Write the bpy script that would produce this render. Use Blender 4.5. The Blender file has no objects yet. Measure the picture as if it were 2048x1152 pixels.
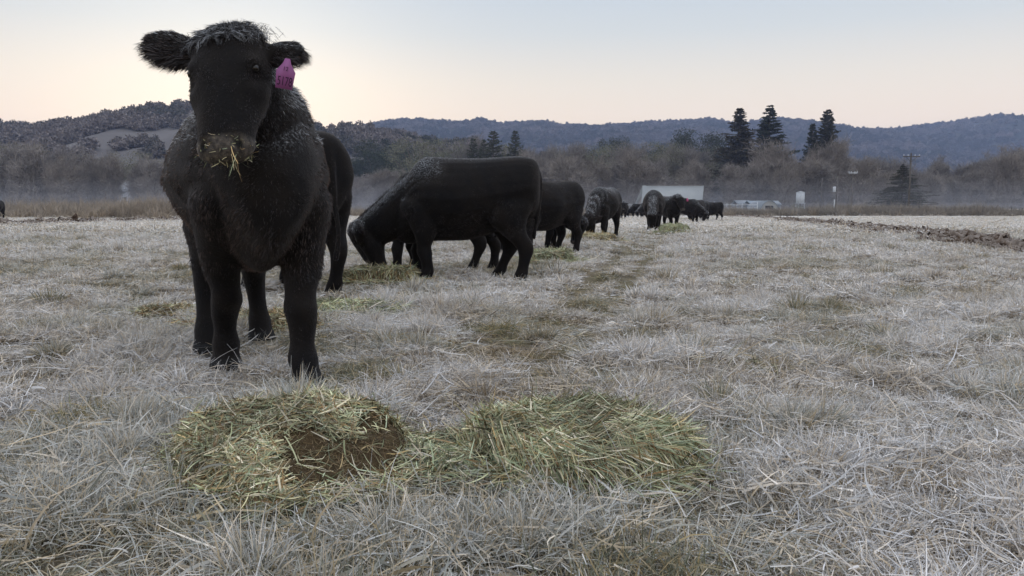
import bpy, math, random
import numpy as np
from mathutils import Vector, Matrix, kdtree
R = math.radians
RNG = np.random.default_rng(11)
random.seed(5)
SC = bpy.context.scene
COL = SC.collection

# ------------------------------------------------------------------ camera
F, PITCH, H = 1600.0, R(5.78), 0.80
cam_d = bpy.data.cameras.new('camera'); cam = bpy.data.objects.new('camera', cam_d); COL.objects.link(cam)
cam.location = (0, 0, H); cam.rotation_euler = (math.pi/2 - PITCH, 0, 0)
cam_d.sensor_width = 36; cam_d.lens = 36*F/2048; cam_d.clip_start = 0.05; cam_d.clip_end = 12000
SC.camera = cam
SUN_AZ, SUN_EL = -19.0, 4.0        # behind the near cow's head, dawn
# ------------------------------------------------------------------ sky
W = bpy.data.worlds.new('World'); SC.world = W; W.use_nodes = True
wn, wl = W.node_tree.nodes, W.node_tree.links
wn.clear()
out = wn.new('ShaderNodeOutputWorld'); bg = wn.new('ShaderNodeBackground')
sky = wn.new('ShaderNodeTexSky'); sky.sky_type = 'NISHITA'; sky.sun_disc = False
sky.sun_elevation = R(SUN_EL); sky.sun_rotation = R(SUN_AZ); sky.dust_density = 1.0; sky.ozone_density = 2.0
tc = wn.new('ShaderNodeTexCoord'); nrm = wn.new('ShaderNodeVectorMath'); nrm.operation = 'NORMALIZE'
wl.new(tc.outputs['Generated'], nrm.inputs[0])
sep = wn.new('ShaderNodeSeparateXYZ'); wl.new(nrm.outputs[0], sep.inputs[0])
ramp = wn.new('ShaderNodeValToRGB'); wl.new(sep.outputs['Z'], ramp.inputs[0])
def lin(c): 
    return tuple(((v/255)/12.92 if v/255 <= .04045 else ((v/255+.055)/1.055)**2.4) for v in c)
stops = [(0.0,(248,219,190)),(.095,(246,224,196)),(.15,(232,221,202)),(.205,(211,214,211)),(.27,(196,208,218)),(.42,(212,219,232)),(1.0,(226,230,237))]
while len(ramp.color_ramp.elements) < len(stops): ramp.color_ramp.elements.new(.5)
for e, (p, c) in zip(ramp.color_ramp.elements, stops):
    k_ = {0.0: 1.0, .095: 1.0, .15: .93, .205: .85, .27: .79}.get(p, 1.42)
    e.position = p; e.color = (*(v*k_ for v in lin(c)), 1)
dot = wn.new('ShaderNodeVectorMath'); dot.operation = 'DOT_PRODUCT'; wl.new(nrm.outputs[0], dot.inputs[0])
sd = Vector((math.sin(R(SUN_AZ))*math.cos(R(SUN_EL+2)), math.cos(R(SUN_AZ))*math.cos(R(SUN_EL+2)), math.sin(R(SUN_EL+2))))
dot.inputs[1].default_value = sd
pw = wn.new('ShaderNodeMath'); pw.operation = 'POWER'; wl.new(dot.outputs['Value'], pw.inputs[0]); pw.inputs[1].default_value = 60
mx0 = wn.new('ShaderNodeMath'); mx0.operation = 'MAXIMUM'; wl.new(dot.outputs['Value'], mx0.inputs[0]); mx0.inputs[1].default_value = 0
wl.new(mx0.outputs[0], pw.inputs[0])
glow = wn.new('ShaderNodeMixRGB'); glow.blend_type = 'ADD'; glow.inputs['Color2'].default_value = (.20,.18,.13,1)
wl.new(pw.outputs[0], glow.inputs['Fac']); wl.new(ramp.outputs[0], glow.inputs['Color1'])
mixs = wn.new('ShaderNodeMixRGB'); mixs.blend_type = 'MIX'; mixs.inputs['Fac'].default_value = .9
sc_ = wn.new('ShaderNodeMixRGB'); sc_.blend_type = 'MULTIPLY'; sc_.inputs['Fac'].default_value = 1; sc_.inputs['Color2'].default_value = (.10,.10,.10,1)
wl.new(sky.outputs[0], sc_.inputs['Color1']); wl.new(sc_.outputs[0], mixs.inputs['Color1']); wl.new(glow.outputs[0], mixs.inputs['Color2'])
wl.new(mixs.outputs[0], bg.inputs['Color']); bg.inputs['Strength'].default_value = 1.0
wl.new(bg.outputs[0], out.inputs[0])
# ------------------------------------------------------------------ sun (dawn, soft, low behind the herd)
sl = bpy.data.lights.new('sun', 'SUN'); sl.energy = 0.5; sl.angle = R(14); sl.color = (1, .80, .62)
so = bpy.data.objects.new('sun', sl); COL.objects.link(so)
so.rotation_euler = Vector((-sd.x, -sd.y, -sd.z)).to_track_quat('-Z', 'Y').to_euler()
# ------------------------------------------------------------------ exposure
SC.view_settings.view_transform = 'Standard'; SC.view_settings.look = 'None'
SC.view_settings.exposure = 0.55; SC.view_settings.gamma = 1
SC.render.engine = 'CYCLES'
SC.cycles.use_denoising = True
SC.cycles.max_bounces = 5; SC.cycles.diffuse_bounces = 3; SC.cycles.glossy_bounces = 2
SC.cycles.volume_bounces = 1; SC.cycles.transparent_max_bounces = 6
SC.cycles.sample_clamp_indirect = 4

# ------------------------------------------------------------------ helpers
cp, sp = math.cos(PITCH), math.sin(PITCH)
def ray(px, py):
    x, v = (px-1024)/F, (576-py)/F
    return np.array([x, cp + sp*v, -sp + cp*v])
def at(px, py, Y):
    d = ray(px, py); return d*(Y/d[1]) + np.array([0, 0, H])
_k = RNG.normal(size=(10, 2)); _k /= np.linalg.norm(_k, axis=1)[:, None]
_fr = np.array([.35, .6, 1.0, 1.5, 2.3, 3.3, 4.6, 6.5, 8.5, 11.]); _am = np.array([30, 22, 14, 12, 10, 8, 6, 5, 4, 3.])*.00085
_ph = RNG.uniform(0, 6.28, 10)
def gz(x, y):
    x = np.asarray(x, float); y = np.asarray(y, float)
    z = sum(a*np.sin(f*(k[0]*x + k[1]*y) + p) for a, f, k, p in zip(_am, _fr, _k, _ph))
    z = z*np.clip(60/(60+np.abs(y)), .2, 1)
    return z - .004*np.clip(y-25, 0, 105)
def ground(px, py):
    d = ray(px, py); t = H/max(-d[2], 1e-4)
    for _ in range(12):
        p = d*t; t = (H - float(gz(p[0], p[1])))/max(-d[2], 1e-4)
    p = d*t; return np.array([p[0], p[1], float(gz(p[0], p[1]))])
def vnoise(x, y, s, seed=0):
    """smooth value noise 0..1 on numpy arrays"""
    x = np.asarray(x)/s; y = np.asarray(y)/s
    xi, yi = np.floor(x).astype(np.int64), np.floor(y).astype(np.int64); fx, fy = x-xi, y-yi
    fx = fx*fx*(3-2*fx); fy = fy*fy*(3-2*fy)
    def h(a, b):
        n = (a*374761393 + b*668265263 + seed*974634777) & 0x7fffffff
        n = ((n ^ (n >> 13))*1274126177) & 0x7fffffff
        return ((n ^ (n >> 16)) & 0xffff)/65535.
    return (h(xi, yi)*(1-fx)+h(xi+1, yi)*fx)*(1-fy) + (h(xi, yi+1)*(1-fx)+h(xi+1, yi+1)*fx)*fy
def fbm(x, y, s, seed=0, o=4):
    return sum(vnoise(x, y, s/2**i, seed+i)*.5**i for i in range(o))/sum(.5**i for i in range(o))
def sstep(a, b, x):
    t = np.clip((np.asarray(x, float)-a)/(b-a), 0, 1); return t*t*(3-2*t)

def np_mesh(name, V, faces, attrs=None, smooth=False):
    """faces: list of int arrays (n,k) of one k each"""
    me = bpy.data.meshes.new(name)
    V = np.asarray(V, np.float32)
    me.vertices.add(len(V)); me.vertices.foreach_set('co', V.ravel())
    loops = np.concatenate([f.ravel() for f in faces]).astype(np.int32)
    tot = np.concatenate([np.full(len(f), f.shape[1]) for f in faces]).astype(np.int32)
    me.loops.add(len(loops)); me.loops.foreach_set('vertex_index', loops)
    me.polygons.add(len(tot)); st = np.concatenate([[0], np.cumsum(tot)[:-1]]).astype(np.int32)
    me.polygons.foreach_set('loop_start', st); me.polygons.foreach_set('loop_total', tot)
    if smooth: me.polygons.foreach_set('use_smooth', np.ones(len(tot), bool))
    me.update(calc_edges=True)
    for k, a in (attrs or {}).items():
        a = np.asarray(a, np.float32)
        if a.ndim == 1:
            at_ = me.attributes.new(k, 'FLOAT', 'POINT'); at_.data.foreach_set('value', a)
        else:
            at_ = me.attributes.new(k, 'FLOAT_COLOR', 'POINT')
            if a.shape[1] == 3: a = np.concatenate([a, np.ones((len(a), 1), np.float32)], 1)
            at_.data.foreach_set('color', a.ravel())
    return me
def link(name, me, mat=None, parent=None, loc=None, **props):
    o = bpy.data.objects.new(name, me); COL.objects.link(o)
    if mat is not None:
        me.materials.clear() if hasattr(me, 'materials') else None
        for m in (mat if isinstance(mat, (list, tuple)) else [mat]): me.materials.append(m)
    if parent: o.parent = parent
    if loc is not None: o.location = loc
    for k, v in props.items(): o[k] = v
    return o
def empty(name, loc, rz=0, label=None, cat=None, group=None):
    o = bpy.data.objects.new(name, None); COL.objects.link(o)
    o.location = loc; o.rotation_euler = (0, 0, rz); o.empty_display_size = .2
    tag(o, label, cat, group); return o
def tag(o, label, cat, group=None):
    if label: o['label'] = label
    if cat: o['category'] = cat
    if group: o['group'] = group
    return o

class MB:
    """collects boxes, tubes and lofts into one mesh"""
    def __init__(s): s.v = []; s.f3 = []; s.f4 = []; s.n = 0
    def add(s, V, f3=None, f4=None):
        s.v.append(np.asarray(V, float))
        if f3 is not None and len(f3): s.f3.append(np.asarray(f3)+s.n)
        if f4 is not None and len(f4): s.f4.append(np.asarray(f4)+s.n)
        s.n += len(V)
    def box(s, c, d, rz=0, taper=1):
        c = np.array(c, float); hx, hy, hz = np.array(d)/2
        P = np.array([[-hx,-hy,-hz],[hx,-hy,-hz],[hx,hy,-hz],[-hx,hy,-hz],[-hx*taper,-hy*taper,hz],[hx*taper,-hy*taper,hz],[hx*taper,hy*taper,hz],[-hx*taper,hy*taper,hz]])
        ca, sa = math.cos(rz), math.sin(rz); P = P@np.array([[ca,sa,0],[-sa,ca,0],[0,0,1]])
        s.add(P+c, None, [[0,3,2,1],[4,5,6,7],[0,1,5,4],[1,2,6,5],[2,3,7,6],[3,0,4,7]])
    def tube(s, pts, rad, n=8, cap=True):
        pts = np.asarray(pts, float); rad = np.broadcast_to(np.asarray(rad, float), (len(pts),))
        T = np.gradient(pts, axis=0); T /= np.linalg.norm(T, axis=1)[:, None]+1e-9
        ref = np.array([0, 0, 1.]) if abs(T[0, 2]) < .8 else np.array([1., 0, 0])
        a = np.linspace(0, 2*np.pi, n, endpoint=False); V = []
        for p, t, r in zip(pts, T, rad):
            u = np.cross(t, ref); u /= np.linalg.norm(u)+1e-9; w = np.cross(t, u)
            V.append(p + r*(np.cos(a)[:, None]*u + np.sin(a)[:, None]*w))
        s.rings(V, cap)
    def rings(s, V, cap=True):
        n = len(V[0]); m = len(V); A = np.concatenate(V)
        i = np.arange(n); j = (i+1) % n; f4 = []
        for k in range(m-1):
            f4.append(np.stack([k*n+i, k*n+j, (k+1)*n+j, (k+1)*n+i], 1))
        f3 = []
        if cap:
            A = np.concatenate([A, [V[0].mean(0)], [V[-1].mean(0)]])
            f3 = np.concatenate([np.stack([j, i, np.full(n, m*n)], 1), np.stack([(m-1)*n+i, (m-1)*n+j, np.full(n, m*n+1)], 1)])
        s.add(A, f3, np.concatenate(f4))
    def mesh(s, name, smooth=False, attrs=None):
        fs = []
        if s.f3: fs.append(np.concatenate(s.f3))
        if s.f4: fs.append(np.concatenate(s.f4))
        return np_mesh(name, np.concatenate(s.v), fs, attrs, smooth)

def ribbons(P, Wd, wid):
    """P (n,k,3) spine points, Wd (n,3) or (n,k,3) width direction, wid (n,k) half widths -> verts, quads"""
    n, k, _ = P.shape
    if Wd.ndim == 2: Wd = np.repeat(Wd[:, None], k, 1)
    A = P - Wd*wid[..., None]; B = P + Wd*wid[..., None]
    V = np.stack([A, B], 2).reshape(n*k*2, 3)
    b = (np.arange(n)*k*2)[:, None] + (np.arange(k-1)*2)[None]
    q = np.stack([b, b+1, b+3, b+2], -1).reshape(-1, 4)
    return V, q
def unit(v): return v/(np.linalg.norm(v, axis=-1, keepdims=True)+1e-9)

# ------------------------------------------------------------------ materials
def mat(name, color=(.5,.5,.5), rough=.8, spec=.3, build=None):
    m = bpy.data.materials.new(name); m.use_nodes = True
    nt = m.node_tree; b = nt.nodes['Principled BSDF']
    b.inputs['Base Color'].default_value = (*color, 1); b.inputs['Roughness'].default_value = rough
    b.inputs['Specular IOR Level'].default_value = spec
    if build: build(nt, b)
    return m
def attr(nt, name, typ='GEOMETRY'):
    a = nt.nodes.new('ShaderNodeAttribute'); a.attribute_name = name; a.attribute_type = typ; return a
def rampn(nt, fac, stops):
    r = nt.nodes.new('ShaderNodeValToRGB')
    while len(r.color_ramp.elements) < len(stops): r.color_ramp.elements.new(.5)
    for e, (p, c) in zip(r.color_ramp.elements, stops): e.position = p; e.color = (*c, 1)
    nt.links.new(fac, r.inputs[0]); return r.outputs[0]
def noise(nt, scale, detail=4, rough=.6, coord='Object', vec=None):
    t = nt.nodes.new('ShaderNodeTexCoord') if vec is None else None
    n = nt.nodes.new('ShaderNodeTexNoise'); n.inputs['Scale'].default_value = scale
    n.inputs['Detail'].default_value = detail; n.inputs['Roughness'].default_value = rough
    nt.links.new(t.outputs[coord] if vec is None else vec, n.inputs['Vector']); return n.outputs['Fac']
def worldpos(nt):
    return nt.nodes.new('ShaderNodeNewGeometry').outputs['Position']
def mix(nt, fac, a, b, mode='MIX'):
    m = nt.nodes.new('ShaderNodeMixRGB'); m.blend_type = mode
    for s, v in (('Fac', fac), ('Color1', a), ('Color2', b)):
        if hasattr(v, 'links') or hasattr(v, 'is_output'): nt.links.new(v, m.inputs[s])
        elif isinstance(v, tuple): m.inputs[s].default_value = (*v, 1)
        else: m.inputs[s].default_value = v
    return m.outputs[0]
def math_(nt, op, a, b=None):
    m = nt.nodes.new('ShaderNodeMath'); m.operation = op
    for i, v in enumerate((a, b)):
        if v is None: continue
        if hasattr(v, 'is_output'): nt.links.new(v, m.inputs[i])
        else: m.inputs[i].default_value = v
    return m.outputs[0]
def bump(nt, b, h, strength=.4, dist=.01):
    n = nt.nodes.new('ShaderNodeBump'); n.inputs['Strength'].default_value = strength; n.inputs['Distance'].default_value = dist
    nt.links.new(h, n.inputs['Height']); nt.links.new(n.outputs[0], b.inputs['Normal'])

def noisy(c1, c2, scale, bs=0, world=False, rough=.5):
    def f(nt, b):
        n = noise(nt, scale, 5, .6, vec=worldpos(nt) if world else None)
        nt.links.new(rampn(nt, n, [(.3, c1), (.7, c2)]), b.inputs['Base Color'])
        if bs: bump(nt, b, n, .6, bs)
    return f
def ground_mat(nt, b):
    p = worldpos(nt)
    n1 = noise(nt, 9, 8, .75, vec=p); n2 = noise(nt, .7, 4, .6, vec=p); n3 = noise(nt, .09, 4, .6, vec=p)
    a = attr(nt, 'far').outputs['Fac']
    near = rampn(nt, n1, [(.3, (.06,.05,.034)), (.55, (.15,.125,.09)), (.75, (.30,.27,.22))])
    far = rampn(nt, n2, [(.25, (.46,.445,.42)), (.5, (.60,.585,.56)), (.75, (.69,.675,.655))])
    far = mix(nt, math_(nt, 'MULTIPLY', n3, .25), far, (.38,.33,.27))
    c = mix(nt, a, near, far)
    w = attr(nt, 'worn').outputs['Fac']
    c = mix(nt, math_(nt, 'MULTIPLY', w, .85), c, (.105,.09,.052))
    nt.links.new(c, b.inputs['Base Color']); bump(nt, b, n1, .8, .02)
M = {}
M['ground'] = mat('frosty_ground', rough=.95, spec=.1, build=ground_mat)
def grass_mat(nt, b):
    h = attr(nt, 'h').outputs['Fac']; r = attr(nt, 'r').outputs['Fac']
    t = attr(nt, 'tint', 'INSTANCER').outputs['Fac']; g = attr(nt, 'green', 'INSTANCER').outputs['Fac']
    base = rampn(nt, r, [(0, (.11,.085,.055)), (.35, (.20,.155,.10)), (.7, (.32,.24,.145)), (1, (.48,.37,.21))])
    base = mix(nt, g, base, rampn(nt, r, [(0, (.07,.08,.04)), (.45, (.15,.15,.07)), (.7, (.26,.20,.09)), (1, (.42,.32,.16))]))
    frost = rampn(nt, r, [(0, (.48,.49,.515)), (.3, (.69,.695,.71)), (.62, (.85,.85,.86)), (.72, (.60,.50,.39)), (.82, (.68,.61,.52)), (1, (.94,.92,.91))])
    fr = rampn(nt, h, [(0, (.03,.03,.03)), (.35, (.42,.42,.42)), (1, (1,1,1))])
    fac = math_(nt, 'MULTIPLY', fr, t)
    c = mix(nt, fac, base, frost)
    # each stem turns darker and browner towards its root
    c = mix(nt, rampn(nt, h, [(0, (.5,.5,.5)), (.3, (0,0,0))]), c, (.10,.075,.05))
    nt.links.new(c, b.inputs['Base Color'])
    b.inputs['Transmission Weight'].default_value = 0
M['grass'] = mat('frosted_grass', rough=.75, spec=.15, build=grass_mat)
def straw_mat(nt, b):
    c = attr(nt, 'rgb').outputs['Color']; nt.links.new(c, b.inputs['Base Color'])
M['straw'] = mat('hay_strands', rough=.65, spec=.25, build=straw_mat)
def haycore(nt, b):
    t = nt.nodes.new('ShaderNodeTexCoord'); mp = nt.nodes.new('ShaderNodeMapping'); mp.inputs['Scale'].default_value = (1, 1, 3)
    nt.links.new(t.outputs['Object'], mp.inputs[0])
    n = noise(nt, 45, 6, .75, vec=mp.outputs[0]); n2 = noise(nt, 7, 3, .6, vec=mp.outputs[0])
    c = rampn(nt, n, [(.3, (.045,.032,.018)), (.6, (.12,.085,.045)), (.8, (.22,.165,.085))])
    c = mix(nt, math_(nt, 'MULTIPLY', n2, .5), c, (.08,.055,.035))
    nt.links.new(c, b.inputs['Base Color']); bump(nt, b, n, 1, .012)
M['haycore'] = mat('pressed_hay', rough=.95, spec=.1, build=haycore)

def fur_body(nt, b):
    fr = attr(nt, 'frost').outputs['Fac']; nose = attr(nt, 'nose').outputs['Fac']
    n = noise(nt, 90, 4, .7); n2 = noise(nt, 6, 3)
    base = rampn(nt, n2, [(.3, (.004,.004,.005)), (.7, (.010,.008,.007))])
    f = math_(nt, 'MULTIPLY', fr, rampn(nt, n, [(.50, (0,0,0)), (.68, (.8,.8,.8))]))
    c = mix(nt, f, base, (.42,.45,.49))
    c = mix(nt, nose, c, rampn(nt, noise(nt, 55, 3), [(.35, (.030,.028,.028)), (.6, (.085,.074,.064)), (.8, (.18,.155,.11))]))
    c = mix(nt, attr(nt, 'nostril').outputs['Fac'], c, (.002,.002,.002))
    nt.links.new(c, b.inputs['Base Color'])
    nt.links.new(math_(nt, 'SUBTRACT', .8, math_(nt, 'MULTIPLY', nose, .42)), b.inputs['Roughness'])
    bump(nt, b, n, .8, .006)
M['hide'] = mat('black_hide', rough=.8, spec=.12, build=fur_body)
def fur_hair(nt, b):
    fr = attr(nt, 'frost').outputs['Fac']; r = attr(nt, 'r').outputs['Fac']; br = attr(nt, 'brown').outputs['Fac']
    base = rampn(nt, r, [(0, (.006,.006,.008)), (.6, (.013,.012,.015)), (1, (.037,.035,.040))])
    base = mix(nt, br, base, rampn(nt, r, [(0, (.024,.015,.012)), (1, (.135,.088,.070))]))
    c = mix(nt, fr, base, (.60,.64,.69))
    nt.links.new(c, b.inputs['Base Color'])
M['fur'] = mat('black_winter_coat', rough=.5, spec=.32, build=fur_hair)
for k_ in ('hide', 'fur'):
    b_ = M[k_].node_tree.nodes['Principled BSDF']; b_.inputs['Sheen Weight'].default_value = .09; b_.inputs['Sheen Roughness'].default_value = .4; b_.inputs['Sheen Tint'].default_value = (.75,.68,.66,1)
M['hoof'] = mat('hoof', (.006,.006,.006), .7, .2)
M['eye'] = mat('wet_dark_eye', (.004,.003,.003), .04, .42)
M['tag'] = mat('purple_tag_plastic', (.22,.065,.20), .45, .4)
_b = M['tag'].node_tree.nodes['Principled BSDF']; _b.inputs['Transmission Weight'].default_value = 0.0
M['ink'] = mat('tag_ink', (.03,.006,.03), .7)
M['pinktag'] = mat('pink_tag_plastic', (.42,.08,.19), .5, .3)
M['bark'] = mat('bark', rough=.95, spec=.1, build=noisy((.06,.05,.042), (.13,.11,.09), 3, .02))
def twig_mat(name, cols):
    def f(nt, b):
        oi = nt.nodes.new('ShaderNodeObjectInfo'); r = attr(nt, 'r').outputs['Fac']
        c = mix(nt, r, cols[0], cols[1]); c = mix(nt, oi.outputs['Random'], c, mix(nt, r, cols[2], cols[3]))
        nt.links.new(c, b.inputs['Base Color'])
    return mat(name, rough=.9, spec=.05, build=f)
M['twig'] = twig_mat('bare_twigs', [(.10,.092,.087), (.255,.235,.22), (.12,.107,.095), (.25,.222,.196)])
M['olive'] = twig_mat('olive_leaves', [(.07,.075,.05), (.19,.19,.13), (.075,.072,.053), (.19,.175,.125)])
M['oak'] = twig_mat('dark_oak_leaves', [(.022,.03,.02), (.055,.065,.04), (.028,.034,.024), (.05,.055,.036)])
M['conifer'] = twig_mat('conifer_needles', [(.018,.026,.018), (.055,.062,.038), (.03,.028,.018), (.08,.06,.038)])
M['cypress'] = twig_mat('cypress_foliage', [(.025,.035,.018), (.065,.075,.035), (.03,.036,.02), (.06,.065,.032)])

# ================================================================== CATTLE
def crom(P, n):
    """Catmull-Rom through rows of P (k,m), n samples per span"""
    P = np.asarray(P, float); Q = np.concatenate([[2*P[0]-P[1]], P, [2*P[-1]-P[-2]]]); o = []
    for i in range(len(P)-1):
        a, b, c, d = Q[i:i+4]
        for t in np.arange(n)/n:
            o.append(.5*((2*b)+(c-a)*t+(2*a-5*b+4*c-d)*t*t+(3*b-a-3*c+d)*t**3))
    o.append(P[-1]); return np.array(o)
TORSO = [ # x, top, bottom, half width
 (-.83,1.06,.86,.07),(-.80,1.17,.76,.16),(-.72,1.25,.66,.23),(-.58,1.30,.60,.275),(-.40,1.31,.55,.30),(-.2,1.295,.50,.345),
 (0,1.285,.475,.375),(.2,1.29,.465,.37),(.38,1.31,.475,.33),(.52,1.31,.48,.29),(.66,1.25,.53,.235),(.78,1.15,.57,.19),(.87,1.0,.63,.13),(.91,.90,.72,.06)]
FLEG = [(-.07,.05,.98,.10,.20),(.02,.01,.80,.135,.21),(.0,.0,.64,.110,.155),(.0,-.005,.50,.085,.108),(.025,.008,.39,.067,.076),(.03,.01,.33,.072,.082),(.02,.0,.26,.062,.066),(.01,0,.18,.052,.060),
        (.02,0,.11,.066,.072),(.04,-.004,.07,.060,.068),(.055,-.008,.035,.072,.090),(.065,-.01,.0,.080,.106)]
HLEG = [(.02,.05,1.02,.12,.25),(.04,.02,.82,.15,.25),(.06,0,.66,.135,.205),(.0,0,.53,.096,.135),(-.09,0,.42,.074,.104),(-.12,0,.34,.062,.082),(-.105,0,.25,.052,.062),
        (-.085,0,.17,.052,.060),(-.07,0,.11,.065,.072),(-.05,0,.075,.064,.072),(-.035,0,.035,.074,.088),(-.03,0,.0,.082,.100)]
HEADS = .89
HEAD = [ # s, half width, front, back
 (-.085,.05,-.03,-.09),(-.055,.095,.02,-.12),(-.01,.128,.055,-.14),(.06,.143,.073,-.16),(.14,.152,.078,-.175),(.20,.150,.076,-.18),(.27,.142,.070,-.175),
 (.34,.126,.064,-.15),(.41,.110,.058,-.12),(.47,.106,.052,-.10),(.52,.108,.040,-.09),(.555,.09,.020,-.075),(.572,.06,-.005,-.055)]
def build_cow(pose, voxel=.014, smooth=8):
    mb = MB(); info = []   # info rows: x y z region flowx flowy flowz
    def loft(rings_, region, flow):
        mb.rings(rings_); 
        for c, fl in zip(rings_, flow):
            for p in c: info.append((*p, region, *fl))
    n = 26; ang = np.linspace(0, 2*np.pi, n, endpoint=False)
    gw = pose.get('girth', 1.0)
    T = crom(pose.get('torso', TORSO), 4); rs = []; fl = []
    for x, t, b, w in T:
        w *= gw; e = .82
        cy, cz = np.cos(ang), np.sin(ang)
        wy = np.sign(cy)*abs(cy)**e*w*(1 - .24*np.clip(cz, 0, 1) - pose.get('vt', .48)*np.clip(-cz, 0, 1)**pose.get('vp', 1.25)); wz = np.sign(cz)*abs(cz)**e*(t-b)/2 + (t+b)/2
        rs.append(np.stack([np.full(n, x), wy + pose.get('bend', 0)*x*x, wz], 1)); fl.append((-.8, 0, -.45))
    loft(rs, 0, fl)
    def pathloft(P, region, side=(0, 1, 0), rev=False, per=4, flowdir=None):
        C = crom(P, per); c = C[:, :3]; tg = unit(np.gradient(c, axis=0)); rs = []; fl = []
        sd_ = np.array(side, float)
        for p, t, ru, rv in zip(c, tg, C[:, 3], C[:, 4]):
            u = unit(sd_ - t*np.dot(sd_, t)); v = np.cross(t, u)
            rs.append(p + np.cos(ang)[:, None]*u*ru + np.sin(ang)[:, None]*v*rv)
            fl.append(tuple(-t if rev else t) if flowdir is None else flowdir)
        loft(rs, region, fl)
    # legs
    hoofs = []
    for k, (L, x0, y0) in enumerate(((FLEG, .50, .17), (FLEG, .50, -.17), (HLEG, -.56, .16), (HLEG, -.56, -.16))):
        x0 *= pose.get('xs', 1.0); y0 = math.copysign(pose.get('hy', .16), y0) if k > 1 else y0
        dx, dy = pose.get('legs', [(0, 0)]*4)[k]; sgn = 1 if y0 > 0 else -1; P = []
        for (x, iy, z, ru, rv) in L:
            s_ = sstep(.95, .0, z)
            P.append((x0 + x + dx*s_, y0 - sgn*iy + dy*s_, z, ru, rv))
        q = np.array(P)
        # hoof section is lofted with level rings so the sole is flat
        C = crom(P, 4); rs = []
        for (x, y, z, ru, rv) in C:
            zz = max(z, .0)
            rs.append(np.stack([x + np.sin(ang)*rv, y + np.cos(ang)*ru, np.full(n, zz)], 1))
        loft(rs, 1, [(0, 0, -1)]*len(rs))
        hoofs.append((P[-1][0], P[-1][1]))
    # neck
    hp, ha, hs = (np.array(v, float) for v in pose['head'])   # poll, axis poll->muzzle, left side vector
    ha = unit(ha); hs = unit(hs - ha*np.dot(hs, ha)); hf = np.cross(hs, ha)
    if 'face' in pose and np.dot(hf, pose['face']) < 0: hf = -hf
    pathloft(pose['neck'], 2, side=(0, 1, 0) if 'nside' not in pose else pose['nside'], rev=True)
    HR = crom(HEAD, 4); rs = []
    for s_, w, f, b in HR:
        s_ = s_*HEADS
        c = hp + ha*s_ + hf*(f+b)/2; e = .85
        ca, sa = np.cos(ang), np.sin(ang)
        yy = np.sign(ca)*abs(ca)**e*w*(1 - .22*np.clip(-sa, 0, 1)); vv = np.sign(sa)*abs(sa)**e*(f-b)/2
        rs.append(c + yy[:, None]*hs + vv[:, None]*hf)
    loft(rs, 3, [tuple(ha)]*len(rs))
    # ears: (base offset side, axis dir, scale)
    for sgn, ed, es in pose['ears']:
        ed = unit(np.array(ed, float)); b0 = hp + hs*sgn*.105 + ha*.035 - hf*.055
        up = unit(np.cross(ed, hf)); C = crom([(0,.030,.026),(.05,.045,.026),(.10,.062,.022),(.15,.062,.018),(.195,.042,.014),(.222,.014,.010)], 3)
        rs = []
        for l, wd, th in C:
            rs.append(b0 + ed*l*es + np.cos(ang)[:, None]*up*wd*es + np.sin(ang)[:, None]*hf*th)
        loft(rs, 4, [tuple(ed)]*len(rs))
    # tail
    TP = pose.get('tail', [(-.76,0,1.20),(-.815,0,1.14),(-.845,.0,1.0),(-.83,.01,.8),(-.79,.02,.6),(-.775,.02,.46)])
    q = [(x, y, z, r, r) for (x, y, z), r in zip(TP, (.045,.036,.026,.022,.020,.026))]
    pathloft(q, 5, per=3, side=(0, 1, .01))
    me = mb.mesh('cow_raw')
    tmp = bpy.data.scenes.new('tmp'); o = bpy.data.objects.new('raw', me); tmp.collection.objects.link(o)
    r = o.modifiers.new('r', 'REMESH'); r.mode = 'VOXEL'; r.voxel_size = voxel; r.use_smooth_shade = True
    sm = o.modifiers.new('s', 'SMOOTH'); sm.factor = .5; sm.iterations = smooth
    vl = tmp.view_layers[0]; vl.update()
    m2 = bpy.data.meshes.new_from_object(o.evaluated_get(vl.depsgraph))
    bpy.data.objects.remove(o); bpy.data.scenes.remove(tmp); bpy.data.meshes.remove(me)
    V = np.empty(len(m2.vertices)*3, np.float32); m2.vertices.foreach_get('co', V); V = V.reshape(-1, 3).astype(float)
    info = np.array(info); kd = kdtree.KDTree(len(info))
    for i, p in enumerate(info[:, :3]): kd.insert(p, i)
    kd.balance()
    idx = np.array([kd.find(p)[1] for p in V]); reg = info[idx, 3].astype(int); flow = info[idx, 4:7]
    # sculpt the head in its own frame
    rel = V - hp; s_, u_, f_ = rel@ha, rel@hs, rel@hf; hm = (reg == 3)
    def g(s0, u0, f0, r, d):   # gaussian push
        nonlocal V
        w = np.exp(-((s_-s0)**2+(u_-u0)**2+(f_-f0)**2)/(r*r))*hm
        V = V + w[:, None]*(d[0]*ha+d[1]*hs+d[2]*hf)
    for sg in (1, -1):
        g(.195, sg*.135, .035, .034, (0, -sg*.018, -.012))      # eye hollow
        g(.145, sg*.125, .055, .034, (0, sg*.012, .016))        # brow
        g(.235, sg*.135, .0, .045, (0, sg*.008, .0))           # cheekbone
        g(.30, sg*.105, .04, .05, (0, -sg*.010, 0))
        g(.462, sg*.060, .045, .020, (0, 0, -.024))             # nostril
        g(.436, sg*.066, .05, .022, (0, sg*.006, .010))
    g(.545, 0, -.01, .06, (0, 0, .004))
    mouth = np.exp(-((f_+.045)/.010)**2)*hm*(s_ > .41)
    V = V - mouth[:, None]*ha*.012
    # small lumps of muscle
    lum = (fbm(V[:, 0]*2+V[:, 1], V[:, 2]*2, .5, 3)-.5)*.022*(reg == 0)
    nn = np.zeros_like(V); 
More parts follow.
